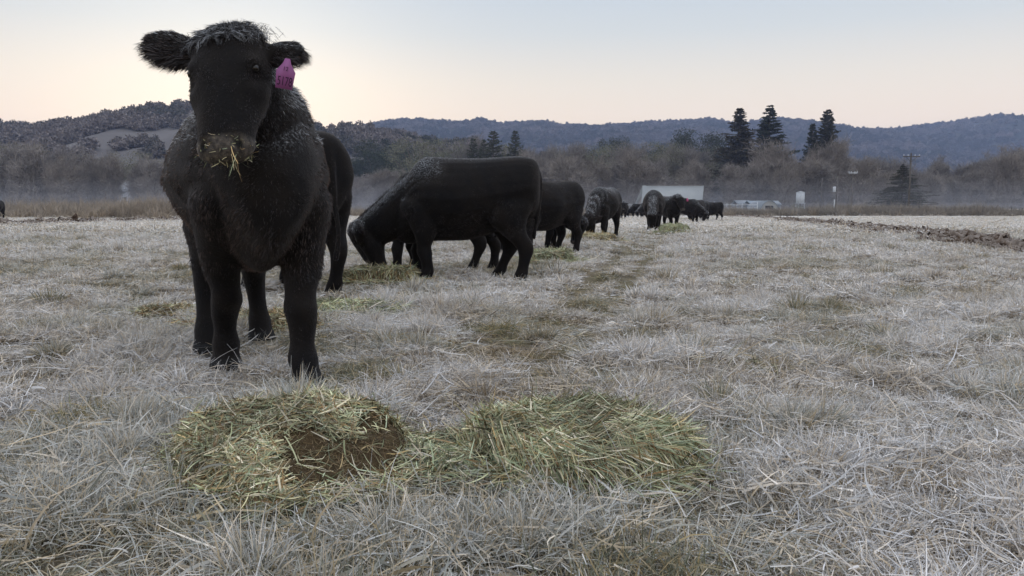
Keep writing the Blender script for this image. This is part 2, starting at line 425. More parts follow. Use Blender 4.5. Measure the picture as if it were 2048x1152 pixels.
    V = V + lum[:, None]*unit(np.stack([V[:, 0]*0, V[:, 1], V[:, 2]*0], 1))
    V[:, 2] = np.maximum(V[:, 2], .004)
    m2.vertices.foreach_set('co', V.astype(np.float32).ravel()); m2.update()
    N = np.empty(len(V)*3, np.float32); m2.vertices.foreach_get('normal', N); N = N.reshape(-1, 3).astype(float)
    rel = V - hp; s_, u_, f_ = rel@ha, rel@hs, rel@hf
    nose = sstep(.425, .455, s_)*(reg == 3)*sstep(-.09, -.05, f_)
    frost = pose['frost'](V, N, reg, s_, u_, f_)
    nostril = np.zeros(len(V))
    for sg in (1, -1): nostril = np.maximum(nostril, sstep(1.0, .55, np.sqrt(((s_-.468)/.024)**2+((u_-sg*.064)/.020)**2))*(f_ > -.01)*(reg == 3))
    for nm, a in (('frost', frost), ('nose', nose), ('nostril', nostril)):
        at_ = m2.attributes.new(nm, 'FLOAT', 'POINT'); at_.data.foreach_set('value', a.astype(np.float32))
    hoofmask = V[:, 2] < .05
    mi = np.zeros(len(m2.polygons), np.int32)
    pv = np.empty(len(m2.loops), np.int32); m2.loops.foreach_get('vertex_index', pv)
    ls = np.empty(len(m2.polygons), np.int32); m2.polygons.foreach_get('loop_start', ls)
    mi[hoofmask[pv[ls]]] = 1
    m2.materials.clear(); m2.materials.append(M['hide']); m2.materials.append(M['hoof'])
    m2.polygons.foreach_set('material_index', mi); m2.polygons.foreach_set('use_smooth', np.ones(len(mi), bool))
    m2.update()
    return dict(me=m2, V=V, N=N, reg=reg, flow=flow, frost=frost, nose=nose, s=s_, u=u_, f=f_, hp=hp, ha=ha, hs=hs, hf=hf, hoofs=hoofs, pose=pose)

def build_fur(c, count, wid=.0013, long=1.0, seed=1, filt=None):
    rng = np.random.default_rng(seed)
    me = c['me']; nP = len(me.polygons)
    area = np.empty(nP, np.float32); me.polygons.foreach_get('area', area)
    pv = np.empty(len(me.loops), np.int32); me.loops.foreach_get('vertex_index', pv)
    ls = np.empty(nP, np.int32); me.polygons.foreach_get('loop_start', ls); lt = np.empty(nP, np.int32); me.polygons.foreach_get('loop_total', lt)
    a = area.astype(float); v0 = pv[ls]; wgt = a.copy(); rg = c['reg'][v0]
    wgt *= np.choose(rg, [1, 1.1, 1.1, 2.0, 4.5, .8]); wgt[c['V'][v0, 2] < .06] = 0
    wgt[c['nose'][v0] > .5] *= .12
    if filt is not None: wgt *= filt(c['V'][v0], c['N'][v0])
    f = rng.choice(nP, count, p=wgt/wgt.sum())
    k = np.minimum(lt[f], 4); w = rng.dirichlet((1, 1, 1), count); 
    i0, i1, i2 = pv[ls[f]], pv[ls[f]+1], pv[ls[f]+np.minimum(2+(rng.random(count) < .5)*(k-3), k-1)]
    P = (c['V'][i0]*w[:, :1]+c['V'][i1]*w[:, 1:2]+c['V'][i2]*w[:, 2:])
    N = unit(c['N'][i0]); reg = c['reg'][i0]; fl = c['flow'][i0]
    s_, u_, f_ = c['s'][i0], c['u'][i0], c['f'][i0]
    L = np.choose(reg, [.019, .013, .025, .014, .024, .026])*long
    top = (reg == 3)*sstep(.09, -.02, s_)*(f_ > -.09)
    L = L + top*.022
    cheek = (reg == 3)*sstep(-.04, -.13, f_)*sstep(.40, .2, s_); L = L + cheek*.010
    ear_low = (reg == 4)*(N[:, 2] < .1); L = L + ear_low*.026*long
    crest = (reg == 2)*(N[:, 2] > .35); L = L + crest*.02
    belly = (reg == 0)*(N[:, 2] < -.4); L = L + belly*.012
    legback = (reg == 1)*(P[:, 2] > .45); L = L+legback*.012
    L = L*np.where(P[:, 2] < .12, .5, 1)*rng.uniform(.55, 1.25, count)
    L = L*(.65 + .7*fbm(P[:, 0]*1.3+P[:, 1]*.8, P[:, 2]+P[:, 1]*.5, .07, 9, 2))
    ft = unit(fl - N*np.sum(fl*N, 1, keepdims=True))
    clump = np.stack([fbm(P[:, 0]+P[:, 1], P[:, 2], .05, 20+q, 2)-.5 for q in range(3)], 1)*1.6
    lift = np.choose(reg, [.24, .22, .36, .28, .55, .4])[:, None]
    lift = lift + (top*.35)[:, None]
    d0 = unit(N*lift + ft*.8 + clump*.55 + rng.normal(0, .16, (count, 3)))
    ear = (reg == 4)[:, None]; d0 = np.where(ear, unit(N*.45 + ft*.7 + np.array([0, 0, -.45]) + clump*.5 + rng.normal(0, .14, (count, 3))), d0)
    d1 = unit(d0*.75 + ft*.35 + np.array([0, 0, -.22]) + clump*.5)
    p0 = P - N*.004; p1 = p0 + d0*(L*.5)[:, None]; p2 = p1 + d1*(L*.5)[:, None]
    wd = unit(np.cross(d0, rng.normal(size=(count, 3))))
    W = wid*rng.uniform(.7, 1.3, count)
    V = np.stack([p0-wd*W[:, None], p0+wd*W[:, None], p1-wd*(W*.75)[:, None], p1+wd*(W*.75)[:, None], p2], 1).reshape(-1, 3)
    b = np.arange(count)*5
    q = np.stack([b, b+1, b+3, b+2], 1); t = np.stack([b+2, b+3, b+4], 1)
    fr = c['frost'][i0]
    nz = fbm(P[:, 0]*1.1+P[:, 1], P[:, 2]+P[:, 1]*.7, .045, 31, 3)
    isf = (rng.random(count) < fr*np.clip(.25+1.7*(nz-.25), 0, 1)).astype(float)*rng.uniform(.3, 1.0, count)
    # a frosted hair is white at its tip, dark at its root
    fv = np.stack([isf*.35, isf*.35, isf*.8, isf*.8, isf], 1).ravel()
    r = np.repeat(rng.random(count), 5)
    br = c['pose'].get('brown', lambda P, N, reg: P[:, 0]*0+.25)(P, N, reg); br = np.repeat(np.clip(br+rng.normal(0, .15, count), 0, 1), 5)
    return np_mesh('fur', V, [t, q], dict(frost=fv, r=r, brown=br), True)

def add_eyes(c, root):
    for sg in (1, -1):
        tgt = c['hp'] + c['ha']*.195 + c['hs']*sg*.17 + c['hf']*.05; m_ = np.where(c['reg'] == 3)[0]
        j = m_[np.argmin(((c['V'][m_]-tgt)**2).sum(1))]; ce = c['V'][j] - c['N'][j]*.010; mb = MB(); n = 12; rs = []
        for a in np.linspace(.15, np.pi-.15, 8):
            rr = .018*math.sin(a); an = np.linspace(0, 2*np.pi, n, endpoint=False)
            rs.append(ce + .018*math.cos(a)*c['ha'] + rr*(np.cos(an)[:, None]*c['hs'] + np.sin(an)[:, None]*c['hf']))
        mb.rings(rs); e = link('eye', mb.mesh('eye', True), M['eye'], root)
def add_tag(c, root, sg, local, size=1.0, face=None, text=False, material=None, up=(0, 0, 1)):
    """flat tag: pentagon with thickness hanging from an ear, in the cow's local space"""
    local = np.array(local, float); fc = unit(np.array(face, float)); u3 = unit(np.array(up, float)-fc*np.dot(up, fc)); rt = np.cross(u3, fc)
    out_ = np.array([(-.008,.006),(.008,.006),(.013,-.010),(.030,-.036),(.026,-.092),(-.027,-.092),(-.031,-.036),(-.013,-.010)])*size
    t = .0016*size; A = local + out_[:, :1]*rt + out_[:, 1:]*u3; mb = MB(); mb.rings([A-fc*t, A+fc*t])
    o = link('ear_tag', mb.mesh('ear_tag'), material or M['tag'], root)
    if text:
        for body, sz, off in (('12', .017, (-.002, -.034)), ('5178', .028, (0, -.082))):
            cu = bpy.data.curves.new('lettering', 'FONT'); cu.body = body; cu.size = sz*size*(1.5 if body == '5178' else 1.1); cu.align_x = 'CENTER'; cu.extrude = .0003
            tmp = bpy.data.scenes.new('tmp'); to = bpy.data.objects.new('t', cu); tmp.collection.objects.link(to); tmp.view_layers[0].update()
            lm = bpy.data.meshes.new_from_object(to.evaluated_get(tmp.view_layers[0].depsgraph)); bpy.data.objects.remove(to); bpy.data.scenes.remove(tmp)
            q = np.empty(len(lm.vertices)*3, np.float32); lm.vertices.foreach_get('co', q); q = q.reshape(-1, 3).astype(float)
            p = local + fc*(t+.0008) + off[0]*size*rt + off[1]*size*u3; q[:, 0] *= .58 if body == '5178' else 1
            lm.vertices.foreach_set('co', (p + q[:, :1]*rt + q[:, 1:2]*u3 + q[:, 2:]*fc).astype(np.float32).ravel()); lm.materials.clear(); lm.update()
            link('lettering', lm, M['ink'], o)
    return o
def no_frost(V, N, reg, s_, u_, f_): return V[:, 0]*0
def back_frost(amount=.8, neck=1.0, lo=1.12):
    def f(V, N, reg, s_, u_, f_):
        b = (reg == 0)*sstep(lo, 1.3, V[:, 2])*sstep(.75, 1.0, N[:, 2])*amount
        nk = ((reg == 2)+(reg == 0)*sstep(.12, .5, V[:, 0]))*sstep(.20, .75, N[:, 2])*sstep(.5, .8, V[:, 2])*neck
        hd = (reg == 3)*sstep(.05, -.04, s_)*.6
        return np.clip(np.maximum(np.maximum(b, nk), hd), 0, 1)
    return f

# ---- poses
GT = [(-.765,1.12,.86,.07),(-.745,1.22,.76,.16),(-.68,1.285,.66,.24),(-.55,1.31,.60,.285),(-.36,1.30,.54,.31),(-.18,1.29,.49,.345),
 (0,1.29,.445,.38),(.18,1.295,.44,.365),(.34,1.305,.435,.32),(.46,1.285,.42,.28),(.57,1.17,.405,.235),(.66,1.0,.41,.18),(.72,.84,.45,.12),(.75,.72,.52,.06)]
GRAZE = dict(torso=GT, xs=.88, tail=[(-.68,0,1.20),(-.735,0,1.14),(-.77,.0,1.0),(-.755,.01,.8),(-.72,.02,.6),(-.70,.02,.46)],
    head=((1.14, 0, .57), (-.46, 0, -.89), (0, 1, 0)), face=(1, 0, 0),
    neck=[(.20,0,1.0,.25,.26),(.44,0,.90,.22,.27),(.66,0,.765,.175,.235),(.86,0,.62,.15,.205),(1.0,0,.54,.13,.18),(1.10,0,.50,.10,.14)],
    ears=[(1, (-.15,1,.12), .95), (-1, (-.15,-1,.12), .95)], frost=back_frost(), legs=[(.06,0),(-.05,0),(-.04,0),(.16,0)])
def variant(base, **k): d = dict(base); d.update(k); return d
def heads_up(lat=0.0, z=1.36, x=1.02, pitch=.55):
    return dict(head=((x, lat, z), (pitch, lat*.4, -1), (-.0, 1, 0)), face=(1, 0, 0),
        neck=[(.28,0,1.0,.26,.29),(.58,lat*.2,1.06,.215,.27),(.80,lat*.6,1.16,.165,.22),(x-.06,lat,z-.06,.12,.16)],
        ears=[(1, (-.15,1,.05), 1), (-1, (-.15,-1,.05), 1)], frost=back_frost())
def place(root_loc, rz, name='cow', label='', group='black cattle grazing in the field', scale=1.0):
    e = empty(name, root_loc, rz, label, 'cow', group); e.scale = (scale,)*3; return e

# ---- the near cow, facing the camera
fm = ground(537, 762); hm_ = ground(474, 702)
hd = math.atan2(fm[1]-hm_[1], fm[0]-hm_[0]); ca_, sa_ = math.cos(hd), math.sin(hd)
near_loc = np.array([fm[0]-ca_*.56, fm[1]-sa_*.56, float(gz(fm[0], fm[1]))-.005])
def tolocal(p, loc=near_loc, h=hd):
    d = np.asarray(p, float)-loc; c, s = math.cos(h), math.sin(h)
    return np.array([d[0]*c+d[1]*s, -d[0]*s+d[1]*c, d[2]])
def dirlocal(v, h=hd):
    c, s = math.cos(h), math.sin(h); v = np.asarray(v, float); return np.array([v[0]*c+v[1]*s, -v[0]*s+v[1]*c, v[2]])
def hoof_offset(px, py, k, base):
    p = tolocal(ground(px, py)); return (p[0]-base[0], p[1]-base[1])
poll = tolocal(at(456, 80, 3.12)); ax = dirlocal((.085, -.42, -.90)); sdv = dirlocal((.985, -.10, -.04))
legs = [hoof_offset(612, 768, 0, (.57, .17)), hoof_offset(457, 748, 1, (.57, -.17)), hoof_offset(523, 688, 2, (-.60, .10)), hoof_offset(416, 712, 3, (-.60, -.10))]
def near_frost(V, N, reg, s_, u_, f_):
    top = (reg == 3)*sstep(.075, -.03, s_)*sstep(-.10, -.02, f_)*sstep(.14, .06, abs(u_))*.95
    sh = ((reg == 0)+(reg == 2)*.9+(reg==1)*.3)*sstep(.12, .6, N[:, 2])*sstep(.9, 1.15, V[:, 2])*.95
    sd_ = (reg == 0)*sstep(.70, 1.0, V[:, 2])*sstep(.15, .9, abs(N[:, 1]))*.08*sstep(.6, .3, V[:, 0])
    ear = (reg == 4)*(N[:, 2] > .5)*.25
    return np.clip(np.maximum(np.maximum(top, sh), np.maximum(sd_, ear)), 0, 1)
pm = (poll + np.array([.55, 0, 1.10]))/2
near = dict(head=(poll, ax, sdv), face=dirlocal((0, -1, 0)), girth=1.0, hy=.10, vt=.62, vp=1.1,
    neck=[(.22,0,1.02,.27,.29),(.48,.0,1.07,.24,.27),(.66,poll[1]*.40,1.14,.20,.235),(poll[0]-.22,poll[1]*.80,1.29,.15,.18),(poll[0]-.09,poll[1]*.97,poll[2]-.07,.115,.14)],
    ears=[(1, dirlocal((.93,-.25,-.02)), .86), (-1, dirlocal((-.93,.05,.32)), 1.15)], legs=legs, frost=near_frost,
    brown=lambda P, N, reg: .12+.85*(reg == 0)*sstep(.62, .35, P[:, 0])+.45*(reg == 0)*sstep(.5, .95, abs(N[:, 1])) + .2*(reg == 1)*(P[:, 2] > .5),  # browner flanks: coat tint plus the backlit rim painted into the hair colour
    tail=[(-.76,0,1.20),(-.80,.03,1.14),(-.80,.08,1.0),(-.76,.12,.8),(-.72,.13,.6),(-.71,.13,.46)])
cN = build_cow(near, .0115, 6)
rt_ = place(near_loc, hd, label='large black cow facing the viewer with hay on its muzzle and a purple ear tag', group=None)
link('body', cN['me'], None, rt_)
link('coat', build_fur(cN, 150000, .0011, seed=3), M['fur'], rt_)
add_eyes(cN, rt_)
# forelock: longer tufts falling over the brow
rngf = np.random.default_rng(8); n = 5200
u0 = rngf.normal(0, .054, n); s0 = rngf.uniform(-.07, .03, n); P0 = cN['hp'] + s0[:, None]*cN['ha'] + u0[:, None]*cN['hs'] + (np.clip(.055+s0*.6, .0, .075)-u0**2*2.0)[:, None]*cN['hf']
lock = np.floor(u0*85)+np.floor(s0*70)*7; lo_ = np.stack([np.sin(lock*12.9), np.sin(lock*7.7), np.sin(lock*3.3)], 1)
Lk = rngf.uniform(.025, .065, n)
dirs = unit(cN['ha']*.9 + cN['hf']*.45 + (u0*3.5)[:, None]*cN['hs'] + lo_*.42 + rngf.normal(0, .16, (n, 3)))
dir2 = unit(cN['ha']*1.1 + (u0*2.5)[:, None]*cN['hs'] + lo_*.8 - cN['hf']*.02 + rngf.normal(0, .16, (n, 3)))
sp_ = np.stack([P0, P0+dirs*Lk[:, None]*.35, P0+dirs*Lk[:, None]*.35+dir2*Lk[:, None]*.35, P0+dirs*Lk[:, None]*.35+dir2*Lk[:, None]*.75], 1)
Wk = np.outer(rngf.uniform(.0005, .0010, n), [1, 1, .8, .2])
Vr, qr = ribbons(sp_, unit(np.cross(dirs, rngf.normal(size=(n, 3)))), Wk)
fz = (np.sin(lock*5.1) > -.3)*rngf.uniform(.0, .65, n)**1.3
link('forelock', np_mesh('forelock', Vr, [qr], dict(frost=np.repeat(fz, 8)*np.tile([.3,.3,.7,.7,1,1,1,1], n), r=np.repeat(rngf.random(n), 8), brown=np.zeros(n*8))), M['fur'], rt_)
# ear tag
etip = cN['hp'] + cN['hs']*.105 + cN['ha']*.035 - cN['hf']*.055 + unit(np.array(near['ears'][0][1]))*.10
tagtop = tolocal(at(575, 121, 2.99))
add_tag(cN, rt_, 1, tagtop, 1.12, dirlocal((.18, -1, .0)), True, M['tag'], up=dirlocal((.16, 0, 1)))
# whiskers of hay held in the mouth and stuck to the muzzle
def strands(name, P, D, L, wid, cols, rng, curl=.45, seg=5, grav=.25, mat_='straw', parent=None):
    n = len(P); d = unit(D); pts = [P]; c1 = rng.normal(0, curl, (n, 3))
    for i in range(seg-1):
        pts.append(pts[-1] + d*(L/(seg-1))[:, None]); d = unit(d + c1/(seg-1) + np.array([0, 0, -grav/(seg-1)]))
    S = np.stack(pts, 1); wdv = unit(np.cross(D, rng.normal(size=(n, 3)))); 
    prof = np.interp(np.linspace(0, 1, seg), [0, .15, .8, 1], [.7, 1, .9, .35])
    V, q = ribbons(S, wdv, wid[:, None]*prof)
    C = np.repeat(cols, seg*2, axis=0)
    return link(name, np_mesh(name, V, [q], dict(rgb=C)), M[mat_], parent)
HAYCOL = np.array([(.28,.31,.17),(.46,.47,.28),(.25,.29,.18),(.48,.44,.26),(.46,.34,.17),(.24,.155,.075),(.56,.50,.34),(.16,.145,.08),(.66,.60,.46),(.36,.41,.28)])
def haycols(n, rng, w=None):
    w = np.ones(len(HAYCOL)) if w is None else np.array(w, float)
    return HAYCOL[rng.choice(len(HAYCOL), n, p=w/w.sum())]*rng.uniform(.55, 1.3, (n, 1))
hay_m = empty('hay_wisp', Vector(near_loc)+Vector((0,0,0)), hd, 'wisps of hay sticking to and hanging from the muzzle of the large front cow', 'hay')
rr = np.random.default_rng(21)
n = 90; idx = np.where(cN['nose'] > .3)[0]; ii = rr.choice(idx, n)
P = cN['V'][ii]+cN['N'][ii]*.003; D = cN['N'][ii]*.15+rr.normal(0, .6, (n, 3))
strands('loose_bits', P, D, rr.uniform(.012, .032, n), rr.uniform(.0008, .0014, n), haycols(n, rr), rr, parent=hay_m)
n = 18; u0 = rr.uniform(-.10, .10, n); u0[u0 < 0] *= .9
P = cN['hp'] + cN['ha']*.465 + u0[:, None]*cN['hs'] - .045*cN['hf']; D = cN['hf']*.55 + cN['hs']*(u0*9)[:, None] + cN['ha']*rr.uniform(-.2, .8, n)[:, None] + rr.normal(0, .3, (n, 3))
strands('mouth_strands', P, D, rr.uniform(.03, .07, n), rr.uniform(.0007, .0013, n), haycols(n, rr)*.95, rr, 2.2, parent=hay_m)
P = np.repeat([cN['hp'] + cN['ha']*.49 + .045*cN['hs'] + .0*cN['hf']], 7, 0)+rr.normal(0, .014, (7, 3))
strands('mouth_strands', P, np.repeat([[0, 0, -1.]], 7, 0)+rr.normal(0, .25, (7, 3))+cN['hf']*.3, np.array([.10,.09,.07,.12,.11,.06,.13]), np.full(7, .0015), haycols(7, rr)*1.1, rr, 1.3, grav=.6, parent=hay_m)

# ---- the cow just behind it, seen from its right rear quarter
def cow_at(c, hp_px, hz, label, fur=0, wid=.002, scale=1.0, tagspec=None, mesh_fur=None, loc=None, eyes=True, group='black cattle out in the field'):
    """stand cow c so that the middle between its hooves projects at hp_px; hz = heading in degrees; loc gives the ground distance instead"""
    g_ = ground(*hp_px) if loc is None else loc
    root = place((g_[0], g_[1], g_[2]-.01), R(hz), label=label, scale=scale, group=group)
    link('body', c['me'], None, root)
    if fur or mesh_fur: link('coat', mesh_fur or build_fur(c, fur, wid, seed=int(abs(hz))+3), M['fur'], root)
    if eyes: add_eyes(c, root)
    return root
def by_dist(px, d):
    x = (px-1024)/F*d; return np.array([x, d, float(gz(x, d))])
graze_tail = [(-.76,0,1.20),(-.815,0,1.14),(-.845,.0,1.0),(-.83,.01,.8),(-.79,.02,.6),(-.775,.02,.46)]
c2 = build_cow(variant(GRAZE, frost=back_frost(.6, 1.3), legs=[(-.08,.02),(.10,0),(-.02,0),(.24,-.02)],
    brown=lambda P, N, reg: .12+.9*(sstep(-.62, -.85, P[:, 0]))), .0135, 7)  # orange rim light on the rump, painted in as browner hair
furB = build_fur(c2, 80000, .0015, .7, seed=5)
cow_at(c2, (0, 0), 180-4, 'black cow in side view grazing on green hay, frost along neck and back', loc=by_dist(933, 8.5), mesh_fur=furB, scale=1.02)
cB = build_cow(variant(GRAZE, frost=no_frost, legs=[(0,0),(0,0),(.16,-.02),(.06,.02)], tail=[(-.68,0,1.20),(-.735,0,1.14),(-.775,.0,.95),(-.77,-.02,.72),(-.80,-.03,.52),(-.76,-.02,.32)]), .0135, 7)
furC = build_fur(cB, 60000, .0016, .75, seed=6)
cow_at(cB, (0, 0), 130, 'black cow half hidden behind the large front cow, tail hanging beside its hind leg', loc=by_dist(580, 7.6), mesh_fur=furC, scale=1.14)
# the two that stand behind the side-on grazer
cC = build_cow(variant(GRAZE, frost=back_frost(.3, .3), legs=[(.1,0),(-.1,0),(.15,0),(-.12,0)]), .02, 6)
furD = build_fur(cC, 26000, .003, seed=7)
cow_at(cC, (0, 0), 181, 'black cow whose legs alone show under the belly of the side-on grazing cow', loc=by_dist(882, 9.9), mesh_fur=furD, scale=.96)
r5 = cow_at(cC, (0, 0), 8, 'black cow mostly hidden behind the side-on grazer and the third cow', loc=by_dist(1056, 14.9), mesh_fur=furD, scale=.95)
# third in line, tag showing
cD = build_cow(variant(GRAZE, frost=no_frost, legs=[(.12,.05),(-.04,0),(.02,0),(.18,0)]), .018, 6)
r3 = cow_at(cD, (0, 0), 218, 'black grazing cow with a pink tag low on its head, right of the side-on grazer', loc=by_dist(1093, 13.9), fur=30000, wid=.0028)
# fourth, heavy frost on back
def ridge_frost(V, N, reg, s_, u_, f_):
    b = (reg == 0)*sstep(1.0, 1.28, V[:, 2])*sstep(.2, .8, N[:, 2])
    nk = ((reg == 2)+(reg == 0)*(V[:, 0] > .35))*sstep(.0, .6, N[:, 2]+.35*(V[:, 1] < 0))*np.clip(.5+.5*np.sin(V[:, 0]*55+V[:, 2]*20), 0, 1)
    return np.clip(np.maximum(b, nk)*1.0, 0, 1)
cE = build_cow(variant(GRAZE, frost=ridge_frost, legs=[(.02,0),(-.08,0),(.1,0),(.02,0)]), .02, 6)
r4 = cow_at(cE, (0, 0), 244, 'black cow with thick white frost over back and neck, grazing on golden hay', loc=by_dist(1207, 20.0), fur=26000, wid=.0036)
TG = dict(size=1.25, material=M['pinktag'])
for c_, r_ in ((cD, r3), (cC, r5)):
    e0 = c_['hp']+c_['hs']*.24+c_['ha']*.05-c_['hf']*.06
    add_tag(c_, r_, 1, e0, 1.9, (.6, .8, 0), material=M['pinktag'])
# farther cattle
cU = build_cow(variant(heads_up(0, 1.22, 1.05, .45), frost=back_frost(1.0, 1.0, 1.0), legs=[(0,-.07),(0,.07),(.1,0),(-.05,0)]), .026, 5)
cG = build_cow(variant(GRAZE, frost=back_frost(.5, .8)), .026, 5)
fU = build_fur(cU, 9000, .006, 1.1, seed=2); fG = build_fur(cG, 9000, .006, 1.1, seed=4)
cH = build_cow(variant(GRAZE, frost=back_frost(1.1, .8, 1.05), girth=.95, legs=[(-.1,-.06),(0,.06),(.1,0),(-.05,0)]), .022, 5); fH = build_fur(cH, 14000, .005, seed=12)
far = [ # px, dist, heading, kind, scale, tag, label
 (1306, 27.3, 258, cH, fH, 1.08, None, 'frosty-backed black cow grazing towards the viewer before the pale barn roof'),
 (1334, 29.5, 285, cU, fU, .96, 1, 'black cow with pink ear tag, half behind the cow in front of the barn'),
 (1372, 43, 330, cG, fG, 1.0, None, 'black grazing cow with frosted neck, right of the pink-tagged far cow'),
 (1392, 47, 235, cG, fG, 1.02, 1, 'black cow in the far cluster with a small pink tag near its lowered head'),
 (1408, 50, 250, cG, fG, 1.0, None, 'black cow in the middle of the far cluster, pressed against its neighbours'),
 (1424, 50, 205, cG, fG, .95, None, 'rightmost far black cow in side view, gap visible under its belly'),
 (1246, 57, 262, cU, fU, 1.0, None, 'small distant black cow facing the viewer alone, left of the pale barn'),
 (1275, 72, 192, cG, fG, 1.0, None, 'hazy distant dark cow at the far left of the pair before the barn'),
 (1291, 70, 215, cG, fG, 1.05, None, 'hazy distant dark cow partly hidden by the frosted cow before the barn'),
 (-4, 57, 275, cU, fU, 1.1, None, 'distant dark cow cut off by the left edge of the picture'),
]
for px, d, hz, c_, f_, s_, tg, lb in far:
    r_ = cow_at(c_, None, hz, lb, loc=by_dist(px, d), mesh_fur=f_, scale=s_, eyes=(d < 35))
    if tg: add_tag(c_, r_, 1, c_['hp']+c_['hs']*.24+c_['hf']*.06+c_['ha']*.04, 1.35, (1, .1, 0), material=M['pinktag'])
# pale cattle beyond the wire fence
pale = mat('pale_hide', (.62,.58,.50), .8, .2)
cW = build_cow(variant(GRAZE, frost=no_frost), .035, 5); mw = cW['me']; mw.materials.clear(); mw.materials.append(pale); mw.materials.append(pale)
for px, d, hz in ((1931,170,182),(1943,176,15),(1961,172,175),(2001,170,180),(2017,175,10),(2028,168,186),(2042,172,170)):
    e = empty('sheep', (*by_dist(px, d)[:2], -.42), R(hz), 'one of the tiny cream-coloured sheep grazing beyond the wire fence at far right', 'sheep', 'cream sheep beyond the wire fence'); e.scale = (.62,)*3
    link('body', mw, None, e)

# ================================================================== FIELD
TR = [[(1330,455),(1300,472),(1272,488),(1247,512),(1219,530),(1184,565),(1134,606),(1092,644),(1040,672),(945,715)], [(1347,458),(1325,478),(1308,499),(1293,519),(1275,551),(1253,574),(1232,610),(1198,651),(1166,679),(1100,725),(1040,790)]]
TRW = [np.array([ground(*p)[:2] for p in t]) for t in TR]
def worn(x, y):
    x = np.asarray(x, float); y = np.asarray(y, float); w = np.zeros(x.shape)
    for t in TRW:
        for a, b in zip(t[:-1], t[1:]):
            ab = b-a; L2 = ab@ab; q = np.clip(((x-a[0])*ab[0]+(y-a[1])*ab[1])/L2, 0, 1)
            d = np.hypot(x-a[0]-q*ab[0], y-a[1]-q*ab[1]); w = np.maximum(w, np.exp(-(d/(.115+.0025*y))**4))
    return w*(.85+.35*fbm(x, y, .6, 77, 2))*(.55+.45*sstep(5, 10, y))
STRIPS = [np.array([ground(*p)[:2] for p in s_]) for s_ in ([(1480,433),(1560,440),(1660,449),(1760,461),(1860,473),(1960,485),(2060,497),(2250,520)], [(-150,454),(0,452),(100,449),(220,445),(340,443)])]
def clodzone(x, y):
    m = np.zeros(x.shape)
    for W_ in STRIPS:
        for a, b in zip(W_[:-1], W_[1:]):
            ab = b-a; q = np.clip(((x-a[0])*ab[0]+(y-a[1])*ab[1])/(ab@ab), 0, 1); m = np.maximum(m, np.hypot(x-a[0]-q*ab[0], y-a[1]-q*ab[1]) < .75)
    return m*1.0
def patch(x, y):
    """bare or dirty patches in the frost, 0..1"""
    return sstep(.56, .72, fbm(x, y, 1.1, 5, 4))
ys = np.concatenate([np.linspace(-14, 0, 12), np.linspace(.3, 14, 140), np.geomspace(14.2, 6000, 130)])
tt = np.linspace(-1, 1, 181); tt = np.sign(tt)*abs(tt)**1.25
X = tt[None]*(9 + 1.5*np.abs(ys)[:, None]); Y = np.repeat(ys[:, None], len(tt), 1)
Z = gz(X, Y) + (vnoise(X, Y, .16, 3)-.5)*.008*(Y < 20)*(Y > 0) - .008 - .03*worn(X, Y)
nr, nc = X.shape; b = (np.arange(nr-1)[:, None]*nc + np.arange(nc-1)[None]).ravel()
Vg = np.stack([X, Y, Z], -1).reshape(-1, 3)
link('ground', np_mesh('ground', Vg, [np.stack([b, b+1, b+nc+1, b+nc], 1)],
    dict(far=sstep(9, 40, Y).ravel(), worn=np.clip(np.maximum(worn(X, Y), .8*clodzone(X, Y)), 0, 1).ravel()), True), M['ground'], kind='structure')

